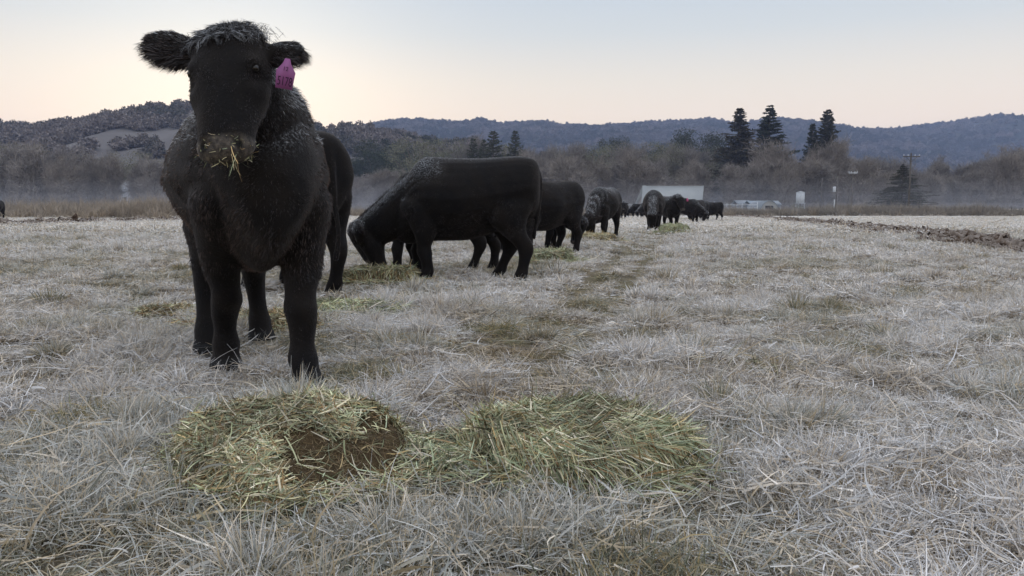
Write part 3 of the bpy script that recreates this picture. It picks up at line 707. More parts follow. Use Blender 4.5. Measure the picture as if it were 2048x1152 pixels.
# ---- hay flakes
HAY = []   # x, y, rx, ry, yaw for keeping tall grass out
def flake(name, label, c, lx, ly, h, yaw, n, wts, seed, long=(.05, .2), wid=(.001, .0032), spread=1.25, bare=None, flow=None, edge=4, lump=.35, lying=.75, slope=None):
    rng = np.random.default_rng(seed); root = empty(name, (c[0], c[1], c[2]+.022), yaw, label, 'hay', None)
    HAY.append((c[0], c[1], lx/2, ly/2, yaw))
    def hf(u, v):
        r = (np.abs(u)**edge+np.abs(v)**edge)**(1/edge); base = np.clip(1-r**9, 0, 1)
        if slope: base = base*np.clip((v+1)/slope, 0, 1)**1.3
        return h*base**.5*(1-lump/2+lump*(fbm(u*lx/2+seed, v*ly/2, .16, seed, 3)*1.6-.3)) - .01
    g = np.linspace(-1.04, 1.04, 70); U, Vv = np.meshgrid(g, g); Zc = hf(U, Vv) + (vnoise(U*lx*.5, Vv*ly*.5, .012, seed)-.5)*.008
    k = len(g); b = (np.arange(k-1)[:, None]*k+np.arange(k-1)[None]).ravel()
    link('pressed_core', np_mesh('core', np.stack([U*lx/2, Vv*ly/2, Zc-.006], -1).reshape(-1, 3), [np.stack([b, b+1, b+k+1, b+k], 1)], None, True), M['haycore'], root)
    u = rng.uniform(-1, 1, n*2); v = rng.uniform(-1, 1, n*2)
    r = (np.abs(u)**edge+np.abs(v)**edge)**(1/edge)
    # crowd strands on the rim where the side faces are tall
    u = np.where(rng.random(n*2) < .35, u/np.maximum(r, .2)*rng.uniform(.88, 1.0, n*2), u); v = np.where(np.abs(u) > 0, v, v)
    keep = np.ones(n*2, bool)
    if bare is not None: keep &= rng.random(n*2) > bare(u, v)
    u, v = u[keep][:n], v[keep][:n]; m = len(u)
    z = hf(u, v); e = .02; gx = (hf(u+e, v)-hf(u-e, v))/(e*lx); gy = (hf(u, v+e)-hf(u, v-e))/(e*ly)
    N = unit(np.stack([-gx, -gy, np.ones(m)], 1)); zr = z + rng.uniform(-.004, .014, m)
    # strands on steep rims hang down the face
    steep = N[:, 2] < .6; zr = np.where(steep, np.maximum(z*rng.uniform(.2, 1.05, m), .0), zr)
    a = rng.uniform(0, 2*np.pi, m) if flow is None else flow(u, v)+rng.normal(0, .45, m)
    D = np.stack([np.cos(a), np.sin(a), np.zeros(m)], 1); D = D - N*np.sum(D*N, 1, keepdims=True)*lying + N*rng.normal(.06, .16, (m, 1))
    D[steep] = D[steep]*.5 + np.array([0, 0, -.8])
    P = np.stack([u*lx/2, v*ly/2, zr], 1) + N*.004; L = rng.uniform(*long, m)*rng.uniform(.5, 1, m)
    P = P - D*L[:, None]*.5
    wd = rng.uniform(*wid, m)*np.where(rng.random(m) < .12, 1.6, 1)
    patchc = fbm(P[:, 0], P[:, 1], .12, seed+5, 2)
    col = haycols(m, rng, wts); col = col*np.where(patchc > .52, .62, 1.08)[:, None]
    seg = 5; d = unit(D); pts = [P]; cu = rng.normal(0, .65, (m, 3))
    for i in range(seg-1):
        pts.append(pts[-1]+d*(L/(seg-1))[:, None]); d = unit(d+cu/(seg-1)+np.array([0, 0, -.12]))
    S = np.stack(pts, 1); lim = np.clip(np.abs(S[..., 2]), 0, None)
    S[..., 2] = np.maximum(S[..., 2], hf(np.clip(S[..., 0]/(lx/2), -1.1, 1.1), np.clip(S[..., 1]/(ly/2), -1.1, 1.1))*(rng.random((m, 1)) < .75)-.0+.003)
    wv = unit(np.cross(D, N*1.0 + rng.normal(0, .45, (m, 3)))); prof = np.interp(np.linspace(0, 1, seg), [0, .15, .8, 1], [.7, 1, .9, .4])
    V, q = ribbons(S, wv, wd[:, None]*prof)
    link('strands', np_mesh('strands', V, [q], dict(rgb=np.repeat(col, seg*2, 0))), M['straw'], root)
    if bare is not None:      # matted chaff on the exposed pressed side
        m = 2200; u = rng.uniform(-1, 1, m*3); v = rng.uniform(-1, .2, m*3); kb = rng.random(m*3) < bare(u, v)*1.05; u, v = u[kb][:m], v[kb][:m]; m = len(u)
        z = hf(u, v); gx = (hf(u+e, v)-hf(u-e, v))/(e*lx); gy = (hf(u, v+e)-hf(u, v-e))/(e*ly); N = unit(np.stack([-gx, -gy, np.ones(m)], 1))
        D = rng.normal(size=(m, 3)); D = D - N*np.sum(D*N, 1, keepdims=True)*.8; CB = np.array([(.06,.042,.024),(.10,.07,.038),(.16,.115,.06),(.24,.18,.10),(.13,.12,.06)])
        strands('chaff', np.stack([u*lx/2, v*ly/2, z], 1)+N*.002, D, rng.uniform(.012, .05, m), rng.uniform(.0004, .0012, m), CB[rng.integers(0, 5, m)]*rng.uniform(.6, 1.3, (m, 1)), rng, .9, 4, .1, parent=root)
    # loose strands strewn round it
    m = int(n*(.30 if n < 9000 else .17)); a = rng.uniform(0, 2*np.pi, m); q_ = rng.uniform(.85, spread, m)
    x = np.cos(a)*lx/2*q_*1.1; y = np.sin(a)*ly/2*q_*1.15; ca, sa = math.cos(yaw), math.sin(yaw)
    z = gz(c[0]+x*ca-y*sa, c[1]+x*sa+y*ca)-c[2] + rng.uniform(.01, .05, m)*(h/.12)**.3
    a = rng.uniform(0, 2*np.pi, m); D = np.stack([np.cos(a), np.sin(a), rng.normal(0, .25, m)], 1)
    strands('loose_strands', np.stack([x, y, z], 1), D, rng.uniform(*long, m)*.7, rng.uniform(*wid, m), haycols(m, rng, wts), rng, .5, parent=root, grav=.1)
    return root
GREEN = [3,4,3,2,1,1,1.6,2.5,1.2,3]; GOLD = [.6,1,.4,3,4,3,3,1,2,.4]; MIXD = [2,3,1.5,3,2.5,3.5,2.8,2.5,2.2,1.5]; BRN = [1,1,.5,1.5,3,4,1,2,.6,.5]
c = np.array([-.625, 2.25, float(gz(-.625, 2.25))])
flake('hay_flake', 'tall tousled flake of hay with a bare brown pressed side, in the left foreground', c, .58, .66, .13, R(45), 22000, MIXD, 31, slope=.85, long=(.025,.14), wid=(.0006,.0022),
      spread=1.1, bare=lambda u, v: .985*sstep(-.22, -.40, v+.16*np.sin(u*7)+.1*np.sin(u*23))*sstep(-.75, -.55, u), lump=.55, edge=3)
c = np.array([.20, 2.29, float(gz(.20, 2.29))])
flake('hay_flake', 'flat combed flake of green hay in the foreground, right of the brown-sided one', c, .56, .55, .12, R(38), 21000, [2.5,3.5,2.5,2.8,2,2.4,2.6,2.4,2,3.4], 32, long=(.05,.23), wid=(.0007,.0024),
      flow=lambda u, v: -1.15 + .5*u - .35*v, lump=.30, edge=5, spread=1.05)
c = ground(895, 940); c[2] = float(gz(c[0], c[1]))
flake('hay_pile', 'low loose scatter of green hay lying between the two foreground flakes', c, .27, .46, .055, R(80), 3200, GREEN, 33, (.03,.14), (.0007,.0024), spread=1.5)
def flk(px, py, **k):
    c = ground(px, py); return c
flake('hay_pile', 'loose green hay behind the front legs of the large cow, right side', flk(690, 628), .62, .5, .06, 0, 4200, GREEN, 34, (.05,.18), (.0014,.0034), spread=1.4)
flake('hay_pile', 'brown hay under the belly of the large front cow, between its legs', flk(520, 655), .75, .5, .07, 0, 4200, BRN, 38, (.05,.16), (.0014,.0034), spread=1.4)
flake('hay_flake', 'small brown hay flake lying on the frost left of the large cow', flk(334, 638), .36, .24, .075, R(4), 2600, BRN, 35, (.03,.14), (.0012,.003), bare=lambda u, v: .85*(v < -.2), spread=1.1)
flake('hay_pile', 'yellow-green hay under the muzzle of the side-on grazing cow', flk(762, 568), .80, .45, .15, R(0), 4200, [3,3,1,4,2.5,1,3,1,2,1], 36, (.07,.2), (.002,.0042), spread=1.4)
flake('hay_pile', 'tall green hay heap by the rump of the side-on grazer', flk(1100, 527), .70, .6, .17, R(10), 3600, GREEN, 37, (.08,.26), (.0022,.0048), edge=2, spread=1.5)
flake('hay_pile', 'golden hay heap beneath the frosted fourth cow', flk(1182, 484), 1.15, .6, .17, 0, 2600, GOLD, 39, (.1,.28), (.003,.006), edge=2, spread=1.3)
flake('hay_pile', 'green hay patch beside the cows in front of the pale barn', flk(1348, 467), .95, .6, .24, 0, 2600, [3,3,4,1,.5,.5,.5,2,.4,2], 40, (.1,.25), (.0035,.007), edge=2, spread=1.2)
flake('hay_pile', 'thin green hay smear under the far cluster of cattle', flk(1379, 441.5), 1.4, .8, .12, 0, 900, GREEN, 41, (.12,.3), (.006,.012), edge=2, spread=1.2)
def inhay(x, y, grow=1.0):
    m = np.zeros(x.shape)
    for hx, hy, rx, ry, yaw in HAY:
        ca, sa = math.cos(yaw), math.sin(yaw); u = ((x-hx)*ca+(y-hy)*sa)/(rx*grow); v = (-(x-hx)*sa+(y-hy)*ca)/(ry*grow)
        m = np.maximum(m, (u*u+v*v < 1.0)*1.0)
    return m

# ---- grass
def tuftmesh(name, Rr, n, hh, wd, lean, seed, seg=4, lying=.25, dirbias=0.0):
    rng = np.random.default_rng(seed); a = rng.uniform(0, 2*np.pi, n); r = Rr*np.sqrt(rng.random(n))
    # blades come in small bunches
    nb = max(3, n//14); bc = rng.normal(0, 1, (nb, 2))*Rr*.5; bi = rng.integers(0, nb, n)
    x = np.where(rng.random(n) < .55, bc[bi, 0]+rng.normal(0, Rr*.07, n), r*np.cos(a)); y = np.where(rng.random(n) < .55, bc[bi, 1]+rng.normal(0, Rr*.07, n), r*np.sin(a))
    az = rng.uniform(0, 2*np.pi, n) + 0; bl = rng.normal(0, .5, (nb, 2))
    ln = np.abs(rng.normal(lean, lean*.5, n)); D = np.stack([np.cos(az)*ln+bl[bi, 0]*.7+dirbias, np.sin(az)*ln+bl[bi, 1]*.7, np.ones(n)], 1)
    ly = rng.random(n) < lying; D[ly, 2] = rng.uniform(.0, .25, ly.sum())
    D = unit(D); L = rng.gamma(6, hh/6, n)*np.where(ly, 1.3, 1); z = np.where(ly, rng.uniform(.0, hh*.35, n), -.01)
    pts = [np.stack([x, y, z], 1)]; d = D; cu = rng.normal(0, .35, (n, 3)); grav = rng.uniform(.15, 1.0, n)
    for i in range(seg-1):
        pts.append(pts[-1]+d*(L/(seg-1))[:, None]); d = unit(d + cu/(seg-1) + np.stack([0*grav, 0*grav, -grav/(seg-1)], 1)*np.where(ly, .3, 1)[:, None])
    S = np.stack(pts, 1); S[..., 2] = np.maximum(S[..., 2], -.012 + .004*np.arange(seg))
    wv = unit(np.cross(D, rng.normal(size=(n, 3)))); prof = np.interp(np.linspace(0, 1, seg), [0, .5, 1], [1, .9, .25])
    w = wd*rng.uniform(.5, 1.5, n)
    V, q = ribbons(S, wv, w[:, None]*prof)
    hcol = np.tile(np.repeat(np.linspace(0, 1, seg), 2), n); hcol = np.maximum(hcol, np.repeat(np.where(ly, .8, 0), seg*2))
    return np_mesh(name, V, [q], dict(h=hcol, r=np.repeat(rng.random(n), seg*2)))
def scatter(name, meshes, material, P, rot, scl, idx, attrs, label, kind='stuff', cat='grass'):
    """one stuff object: points with attributes, a geometry-nodes group instances the source meshes on them"""
    col = bpy.data.collections.new(name+'_kinds')
    for i, me in enumerate(meshes):
        if material is not None: me.materials.clear(); me.materials.append(material)
        o = bpy.data.objects.new('%s_%02d' % (name, i), me); col.objects.link(o)
    me = bpy.data.meshes.new(name); me.vertices.add(len(P)); me.vertices.foreach_set('co', np.asarray(P, np.float32).ravel())
    def fa(k, v, t='FLOAT'):
        a = me.attributes.new(k, t, 'POINT')
        a.data.foreach_set('vector' if t == 'FLOAT_VECTOR' else 'value', np.asarray(v, np.int32 if t == 'INT' else np.float32).ravel())
    fa('rot', rot, 'FLOAT_VECTOR'); fa('scl', scl, 'FLOAT_VECTOR'); fa('idx', idx, 'INT')
    for k, v in attrs.items(): fa(k, v)
    o = link(name, me, None, kind=kind, label=label, category=cat)
    ng = bpy.data.node_groups.new(name, 'GeometryNodeTree')
    ng.interface.new_socket('Geometry', in_out='INPUT', socket_type='NodeSocketGeometry'); ng.interface.new_socket('Geometry', in_out='OUTPUT', socket_type='NodeSocketGeometry')
    N_, L_ = ng.nodes, ng.links
    gi = N_.new('NodeGroupInput'); go = N_.new('NodeGroupOutput')
    iop = N_.new('GeometryNodeInstanceOnPoints'); ci = N_.new('GeometryNodeCollectionInfo')
    ci.inputs['Collection'].default_value = col; ci.inputs['Separate Children'].default_value = True; ci.inputs['Reset Children'].default_value = True
    def na(k, t):
        n_ = N_.new('GeometryNodeInputNamedAttribute'); n_.data_type = t; n_.inputs['Name'].default_value = k; return n_.outputs[0]
    m2p = N_.new('GeometryNodeMeshToPoints'); L_.new(gi.outputs[0], m2p.inputs[0])
    L_.new(m2p.outputs[0], iop.inputs['Points']); L_.new(ci.outputs[0], iop.inputs['Instance']); iop.inputs['Pick Instance'].default_value = True
    L_.new(na('idx', 'INT'), iop.inputs['Instance Index']); L_.new(na('scl', 'FLOAT_VECTOR'), iop.inputs['Scale'])
    e2r = N_.new('FunctionNodeEulerToRotation'); L_.new(na('rot', 'FLOAT_VECTOR'), e2r.inputs[0]); L_.new(e2r.outputs[0], iop.inputs['Rotation'])
    L_.new(iop.outputs[0], go.inputs[0])
    m = o.modifiers.new('scatter', 'NODES'); m.node_group = ng
    return o
def zone(y0, y1, dens, margin=1.0):
    n = int(dens*((y1**2-y0**2)*.68 + margin*2*(y1-y0))); n = int(n*1.0)
    yy = np.linspace(y0, y1, 400); cdf = np.cumsum(yy*.68+margin); cdf = (cdf-cdf[0])/(cdf[-1]-cdf[0])
    y = np.interp(RNG.random(n), cdf, yy); x = RNG.uniform(-1, 1, n)*(y*.68+margin); return x, y
HOOF = [ground(*p)[:2] for p in ((612,768),(457,748),(523,688),(416,712))]
def grass_zone(name, y0, y1, dens, meshes, base, label, hs=1.0, odd=.06):
    x, y = zone(y0, y1, dens, 1.2); n = len(x); w = np.clip(worn(x, y), 0, 1); pt = patch(x, y); ih = inhay(x, y, 1.04)
    big = fbm(x, y, .45, 12, 3); mo = fbm(x, y, .24, 57, 2)*(y < 25)
    sc = base*RNG.uniform(.75, 1.25, n)*hs*(.42+.68*big+.75*sstep(.3, .75, mo)+.25*(y >= 25))*(1-.88*w)*(1-.25*pt)*(1-.6*clodzone(x, y))
    for hx, hy in HOOF: sc *= 1-.72*np.exp(-(((x-hx)**2+(y-hy+.10)**2)/.17**2)**2)
    keep = (ih < .5) | (RNG.random(n) < .06); keep &= RNG.random(n) > np.maximum(.8*w, .75*clodzone(x, y))
    P = np.stack([x, y, gz(x, y)-.006-.02*w+.045*sstep(.35, .75, mo)*(1-w)*(1-np.clip(sum(np.exp(-(((x-hx)**2+(y-hy)**2)/.22**2)**2) for hx, hy in HOOF), 0, 1))], 1)
    rot = np.stack([RNG.normal(0, .10, n), RNG.normal(0, .10, n), RNG.uniform(0, 6.28, n)], 1)
    s = np.stack([RNG.uniform(.85, 1.2, n), RNG.uniform(.85, 1.2, n), sc], 1)
    gr = np.clip(.9*sstep(.55, .70, fbm(x, y, 1.6, 41, 3)) + .9*sstep(.62, .72, fbm(x, y, .38, 43, 2)) + 1.0*w*RNG.random(n) + .5*inhay(x, y, 1.5)+ np.where(RNG.random(n) < odd, RNG.uniform(.5, 1.2, n), 0), 0, 1)
    tint = np.clip(1.03 - .85*w - .22*pt - .38*gr*(1-.6*sstep(10, 40, y)) - .42*sstep(.53, .69, fbm(x, y, .30, 47, 3))*(1-.5*sstep(8, 30, y)) - .22*sstep(.5, .3, mo)*(y < 25) + RNG.normal(0, .08, n) + .15*sstep(10, 40, y), .08, 1)
    idx = RNG.integers(0, len(meshes), n)
    k = keep
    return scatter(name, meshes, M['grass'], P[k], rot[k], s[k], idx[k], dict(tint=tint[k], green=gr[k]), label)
near_t = [tuftmesh('t%d' % i, .17, 300, .046+.006*(i % 3), .0012, .8, 50+i, 4, .34) for i in range(7)]
def tussock(seed, Rr=.085, n=170, hh=.085, wd=.0013):
    rng = np.random.default_rng(seed); a = rng.uniform(0, 2*np.pi, n); r = Rr*rng.random(n)**.6; x, y = r*np.cos(a)*.6, r*np.sin(a)*.6
    b = rng.normal(0, .25, 2); D = unit(np.stack([np.cos(a)*r/Rr*1.1+b[0]+rng.normal(0, .25, n), np.sin(a)*r/Rr*1.1+b[1]+rng.normal(0, .25, n), np.ones(n)], 1)); L = hh*rng.uniform(.5, 1.35, n)
    pts = [np.stack([x, y, np.full(n, -.01)], 1)]; d = D; g = rng.uniform(.2, 1.3, n)
    for i in range(4): pts.append(pts[-1]+d*(L/4)[:, None]); d = unit(d+rng.normal(0, .10, (n, 3))-np.stack([0*g, 0*g, g*.25], 1))
    V, q = ribbons(np.stack(pts, 1), unit(np.cross(D, rng.normal(size=(n, 3)))), np.outer(wd*rng.uniform(.5, 1.6, n), [1, 1, .9, .6, .2]))
    return np_mesh('k', V, [q], dict(h=np.tile(np.repeat(np.linspace(0, 1, 5), 2), n), r=np.repeat(rng.random(n), 10)))
near_k = [tussock(s) for s in range(140, 147)]
mid_k = [tussock(s, .14, 200, .085, .0026) for s in range(150, 154)]
near_l = [tuftmesh('l%d' % i, .15, 34, .042, .0027, 1.1, 170+i, 4, .6) for i in range(5)]
near_s = [tuftmesh('s%d' % i, .20, 46, .095, .0019, 1.3, 70+i, 6, .62) for i in range(5)]
mid_t = [tuftmesh('m%d' % i, .13, 62, .050, .0020, .75, 90+i, 4, .35) for i in range(6)]
mid_u = [tuftmesh('n%d' % i, .20, 80, .054, .0034, .75, 190+i, 3, .35) for i in range(5)]
far_t = [tuftmesh('f%d' % i, 1.0, 300, .065, .007, .7, 110+i, 3, .3) for i in range(4)]
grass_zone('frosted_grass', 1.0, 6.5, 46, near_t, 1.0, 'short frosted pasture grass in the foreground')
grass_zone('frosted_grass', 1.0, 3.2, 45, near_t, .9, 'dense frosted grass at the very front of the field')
grass_zone('grass_tussocks', 1.0, 6.5, 13, near_k, 1.0, 'raised frosted tussocks in the foreground', odd=.26)
grass_zone('grass_tussocks', 6.3, 22, 1.8, mid_k, 1.0, 'raised frosted tussocks in the middle of the field', odd=.30)
grass_zone('fallen_straw', 1.0, 7.0, 17, near_l, .9, 'broad broken straw leaves among the near grass')
grass_zone('fallen_straw', 1.0, 6.0, 9, near_s, .85, 'loose dry straw blades lying in the frosted grass')
grass_zone('frosted_grass', 6.0, 13, 66, mid_t, .95, 'short frosted pasture grass in the middle of the field')
grass_zone('frosted_grass', 12.5, 22, 32, mid_u, .95, 'frosted grass around the middle cows')
grass_zone('frosted_grass', 21, 75, 1.6, far_t, 1.0, 'frosted grass in the far part of the field')

# ================================================================== BACKGROUND
GB = -.42     # ground level beyond the bank
# ---- hills
def hill(name, D, pts, foot, depth, amp, seed, material, label, rows=90, cols=260, meadow=None):
    pts = np.array(pts, float); px = np.linspace(pts[0, 0], pts[-1, 0], cols)
    X0 = (px-1024)/F
    Hh = np.array([at(p, q, D)[2] for p, q in zip(px, np.interp(px, pts[:, 0], pts[:, 1]))]) - GB
    t = np.concatenate([np.linspace(0, 1, rows), 1+np.linspace(.05, 1, 24)]); Yv = foot + (D-foot)*t
    Yv = np.where(t > 1, D + (t-1)*depth, Yv)
    prof = np.where(t <= 1, sstep(-.02, 1.0, t)**.8*.97+.03*t, 1-sstep(0, 1, t-1)*.9)
    Yg = np.repeat(Yv[:, None], cols, 1); Xg = X0[None]*(D*.55 + Yg*.45)
    Zg = GB - 1.2 + (Hh[None]+1.2)*prof[:, None]
    nz = (fbm(Xg, Yg*.6, D*.10, seed, 5)-.5)*amp*np.sin(np.pi*np.clip(t, 0, 1))[:, None]
    ridge = (np.abs(fbm(Xg, Yg*.25, D*.16, seed+9, 4)-.5)*2-.3)*amp*1.0*np.sin(np.pi*np.clip(t, 0, 1))[:, None]
    Zg = Zg + nz - ridge
    b = (np.arange(len(t)-1)[:, None]*cols+np.arange(cols-1)[None]).ravel()
    o = link(name, np_mesh(name, np.stack([Xg, Yg, Zg], -1).reshape(-1, 3), [np.stack([b, b+1, b+cols+1, b+cols], 1)], None, True), material, kind='structure', label=label)
    return Xg, Yg, Zg, t
def hillmat(c1, c2, c3, scale):
    def f(nt, b):
        p = worldpos(nt); n = noise(nt, scale, 6, .65, vec=p); n2 = noise(nt, scale*.2, 3, .5, vec=p)
        c = mix(nt, rampn(nt, n2, [(.45, (0,0,0)), (.6, (1,1,1))]), rampn(nt, n, [(.35, c1), (.65, c2)]), c3)
        nt.links.new(c, b.inputs['Base Color'])
    return f
M['farhill'] = mat('far_wooded_hill', rough=1, spec=0, build=hillmat((.022,.028,.022), (.05,.05,.04), (.075,.065,.05), .012))
M['nearhill'] = mat('near_grassy_hill', rough=1, spec=0, build=hillmat((.10,.092,.09), (.135,.125,.12), (.085,.08,.075), .02))
FARP = [(x_, y_+5) for x_, y_ in [(-700,300),(-200,290),(200,285),(560,278),(690,266),(740,256),(800,246),(862,248),(905,254),(962,249),(1010,256),(1075,251),(1120,262),(1180,259),(1250,254),(1330,253),(1390,250),(1440,259),(1500,250),(1560,257),(1620,267),(1700,267),(1760,263),(1800,257),(1850,254),(1895,247),(1950,254),(1990,259),(2020,259),(2060,266),(2400,275),(2900,290)]]
XA, YA, ZA, tA = hill('hills', 2300, FARP, 900, 900, 46, 3, M['farhill'], 'far blue wooded ridge', cols=420)
NEARP = [(-900,285),(-400,276),(-120,274),(0,272),(60,271),(100,274),(170,272),(230,265),(290,254),(330,246),(372,237),(430,232),(520,236),(600,252),(650,258),(700,266),(760,278),(840,292),(950,310),(1100,340),(1250,385)]
XB, YB, ZB, tB = hill('hills', 620, NEARP, 250, 400, 12, 8, M['nearhill'], 'near hill with pale meadow clearings', cols=260)

# ---- tree builders
def bare_tree(seed, h=10., spread=1.0, twigs=9000, crown_lo=.18):
    rng = np.random.default_rng(seed); mb = MB(); ends = []
    def grow(p, d, L, r, lev):
        n = 4; pts = [p]; dd = d.copy()
        for i in range(n):
            dd = unit(dd + rng.normal(0, .16, 3) + np.array([0, 0, .05])); pts.append(pts[-1]+dd*L/n)
        mb.tube(pts, np.linspace(r, r*.55, n+1), 5 if lev < 2 else 3, False)
        if lev >= 3: ends.extend(pts[1:]); return
        for k in range(rng.integers(3, 6)):
            q = pts[rng.integers(2, n+1)] if lev else pts[rng.integers(1, n+1)]
            a = rng.uniform(0, 2*np.pi); s = rng.uniform(.5, 1.15)*spread
            nd = unit(dd + s*np.array([math.cos(a), math.sin(a), rng.uniform(-.25, .35)])); grow(q, nd, L*rng.uniform(.6, .85), r*.5, lev+1)
    for q in range(rng.integers(1, 3)):
        grow(np.array([rng.normal(0, .2), rng.normal(0, .2), 0.]), unit(np.array([rng.normal(0, .12), rng.normal(0, .12), 1.])), h*.36, h*.022, 0)
    E = np.array(ends); n = twigs; i = rng.integers(0, len(E), n)
    c = E.mean(0); out = unit(E[i]-c*np.array([1, 1, .6])); P = E[i]+rng.normal(0, h*.035, (n, 3))
    lowm = rng.random(n) < .24; P[lowm, 2] *= rng.uniform(.02, .8, lowm.sum()); P[lowm, :2] = P[lowm, :2]*.8+rng.normal(0, h*.05, (lowm.sum(), 2))
    D = unit(out*.6 + rng.normal(0, .65, (n, 3)) + np.array([0, 0, .25])); L = rng.uniform(.05, .13, n)*h
    mid = P+D*(L*.5)[:, None]; D2 = unit(D+rng.normal(0, .4, (n, 3))); S = np.stack([P, mid, mid+D2*(L*.5)[:, None]], 1)
    S[..., 2] = np.maximum(S[..., 2], .3)
    V, q = ribbons(S, unit(np.cross(D, rng.normal(size=(n, 3)))), np.outer(rng.uniform(.5, 1.3, n)*.0024*h, [1, .8, .3]))
    return mb.mesh('trunk', True), np_mesh('twigs', V, [q], dict(r=np.repeat(rng.random(n), 6)))
def leaf_tree(seed, h=10., w=.55, n=7000, leaf=.016, z0=.16, clumps=34, cr=(.07,.17)):
    rng = np.random.default_rng(seed); mb = MB()
    mb.tube([(0,0,0),(.01*h,0,.15*h),(-.01*h,.01*h,.35*h),(0,0,.6*h)], [.03*h,.024*h,.018*h,.008*h], 7)
    C = []
    for k in range(clumps):
        a = rng.uniform(0, 2*np.pi); ph = rng.uniform(-.25, 1); rr = math.sqrt(rng.random())*w*h*(1-.0*ph)
        zz = z0*h + (1-z0)*h*(.5+.42*ph)*math.sqrt(max(0, 1-(rr/(w*h*1.08))**2)); zz = max(zz, z0*h)
        C.append((rr*math.cos(a), rr*math.sin(a), zz, h*rng.uniform(*cr)))
        if k % 3 == 0: mb.tube([(0,0,.25*h),(rr*math.cos(a)*.5, rr*math.sin(a)*.5, zz*.75),(rr*math.cos(a), rr*math.sin(a), zz)], [.012*h,.008*h,.004*h], 4, False)
    C = np.array(C); i = rng.integers(0, len(C), n); d = unit(rng.normal(size=(n, 3))); rad = C[i, 3]*(rng.random(n)**.4)*(1+rng.normal(0, .12, n))
    P = C[i, :3] + d*rad[:, None]*np.array([1.15, 1.15, .8]); P[:, 2] = np.maximum(P[:, 2], .25)
    D = unit(rng.normal(size=(n, 3))+d*.5); W = unit(np.cross(D, rng.normal(size=(n, 3)))); L = leaf*h*rng.uniform(.6, 1.6, n)
    S = np.stack([P-D*L[:, None]*.5, P, P+D*L[:, None]*.6], 1)
    V, q = ribbons(S, W, np.outer(leaf*h*rng.uniform(.25, .6, n), [.5, 1, .15]))
    return mb.mesh('trunk', True), np_mesh('leaves', V, [q], dict(r=np.repeat(rng.random(n)*.6 + .4*np.clip(P[:, 2]/h, 0, 1), 6)))
def conifer(seed, h=25., w=.17, n=9000, tiers=60, droop=.35, ragged=.5, top=.0, z0=.1, columnar=False, lean=0):
    rng = np.random.default_rng(seed); mb = MB(); mb.tube([(0,0,0),(0,0,h*.5),(0,0,h*.98)], [.018*h,.011*h,.002*h], 7)
    pts = []; Ds = []; Ls = []
    for k in range(tiers):
        z = h*(z0 + (1-z0)*(k+rng.random())/tiers); f = 1-(z/h-z0)/(1-z0)
        R0 = w*h*(f**(.9 if not columnar else .6))*rng.uniform(1-ragged, 1.08) + .004*h
        if columnar: R0 *= min(1, .5+3*(z/h-z0))
        for b in range(5):
            a = rng.uniform(0, 2*np.pi); L = R0*rng.uniform(.65, 1.05); m = 4
            up = rng.uniform(-.05, .22)
            e = np.array([L*math.cos(a), L*math.sin(a), z + L*(up-droop*.4)]); mb.tube([(0,0,z),(e[0]*.5,e[1]*.5,z+L*up*.4),e], [.0035*h,.0025*h,.001*h], 3, False)
            k_ = max(8, int(1.6*n/(tiers*5)*(.25+1.5*f))); s = rng.random(k_)**.7
            P = np.stack([e[0]*s, e[1]*s, z + L*(up*s-droop*.4*s*s)], 1)+rng.normal(0, .010*h, (k_, 3))*np.array([1, 1, .5])*min(1, .08+1.5*f)
            dd = np.stack([np.full(k_, math.cos(a)), np.full(k_, math.sin(a)), rng.uniform(-.5, .3, k_)], 1)+rng.normal(0, .5, (k_, 3))
            pts.append(P); Ds.append(dd); Ls.append(rng.uniform(.007, .018, k_)*h)
    P = np.concatenate(pts); D = unit(np.concatenate(Ds)); L = np.concatenate(Ls); n = len(P)
    S = np.stack([P, P+D*L[:, None]*.5, P+D*L[:, None]+np.array([0, 0, -.15])*L[:, None]], 1)
    V, q = ribbons(S, unit(np.cross(D, rng.normal(size=(n, 3)))), np.outer(L*rng.uniform(.14, .30, n), [.8, 1, .15]))
    return mb.mesh('trunk', True), np_mesh('needles', V, [q], dict(r=np.repeat(rng.random(n), 6)))
BARE = [bare_tree(s, 10, sp, 12000) for s, sp in ((1,.9),(2,1.1),(3,1.3),(4,1.0),(5,1.15),(6,.8))]
OLIVE = [leaf_tree(s, 10, .50, 8500, .011, .10, 46) for s in (11,12,13)]
OAK = [leaf_tree(s, 10, .62, 15000, .013, .10, 44) for s in (21,22)]
RED = [conifer(31, 28, .25, 24000, 74, -.25, .5, z0=.06), conifer(32, 28, .27, 24000, 64, -.3, .62, z0=.06)]
CYP = [conifer(41, 15, .17, 8000, 60, -.8, .12, columnar=True), conifer(43, 15, .19, 8000, 60, -.8, .12, columnar=True)]
DARKC = [conifer(51, 10, .17, 26000, 80, -.7, .4, columnar=True), conifer(52, 10, .15, 18000, 70, -.7, .4, columnar=True)]
SPR = conifer(61, 9.5, .56, 30000, 60, .2, .35, z0=.02)
KIND = dict(bare=(BARE, 10, 'twig', 'bare_tree', 'twigs'), olive=(OLIVE, 10, 'olive', 'oak_tree', 'crown'), oak=(OAK, 10, 'oak', 'oak_tree', 'crown'),
    red=(RED, 28, 'conifer', 'redwood_tree', 'crown'), cyp=(CYP, 15, 'cypress', 'cypress_tree', 'crown'), dark=(DARKC, 10, 'conifer', 'conifer_tree', 'crown'), spr=([SPR], 9.5, 'conifer', 'spruce_tree', 'crown'))
HT = {}
for meshes, *_r in KIND.values():
    for tr, cr in meshes:
        q = np.empty(len(cr.vertices)*3, np.float32); cr.vertices.foreach_get('co', q); HT[cr.name] = float(np.percentile(q[2::3], 99.5))
def ground_far(x, y): return GB if y > 125 else float(gz(x, y))
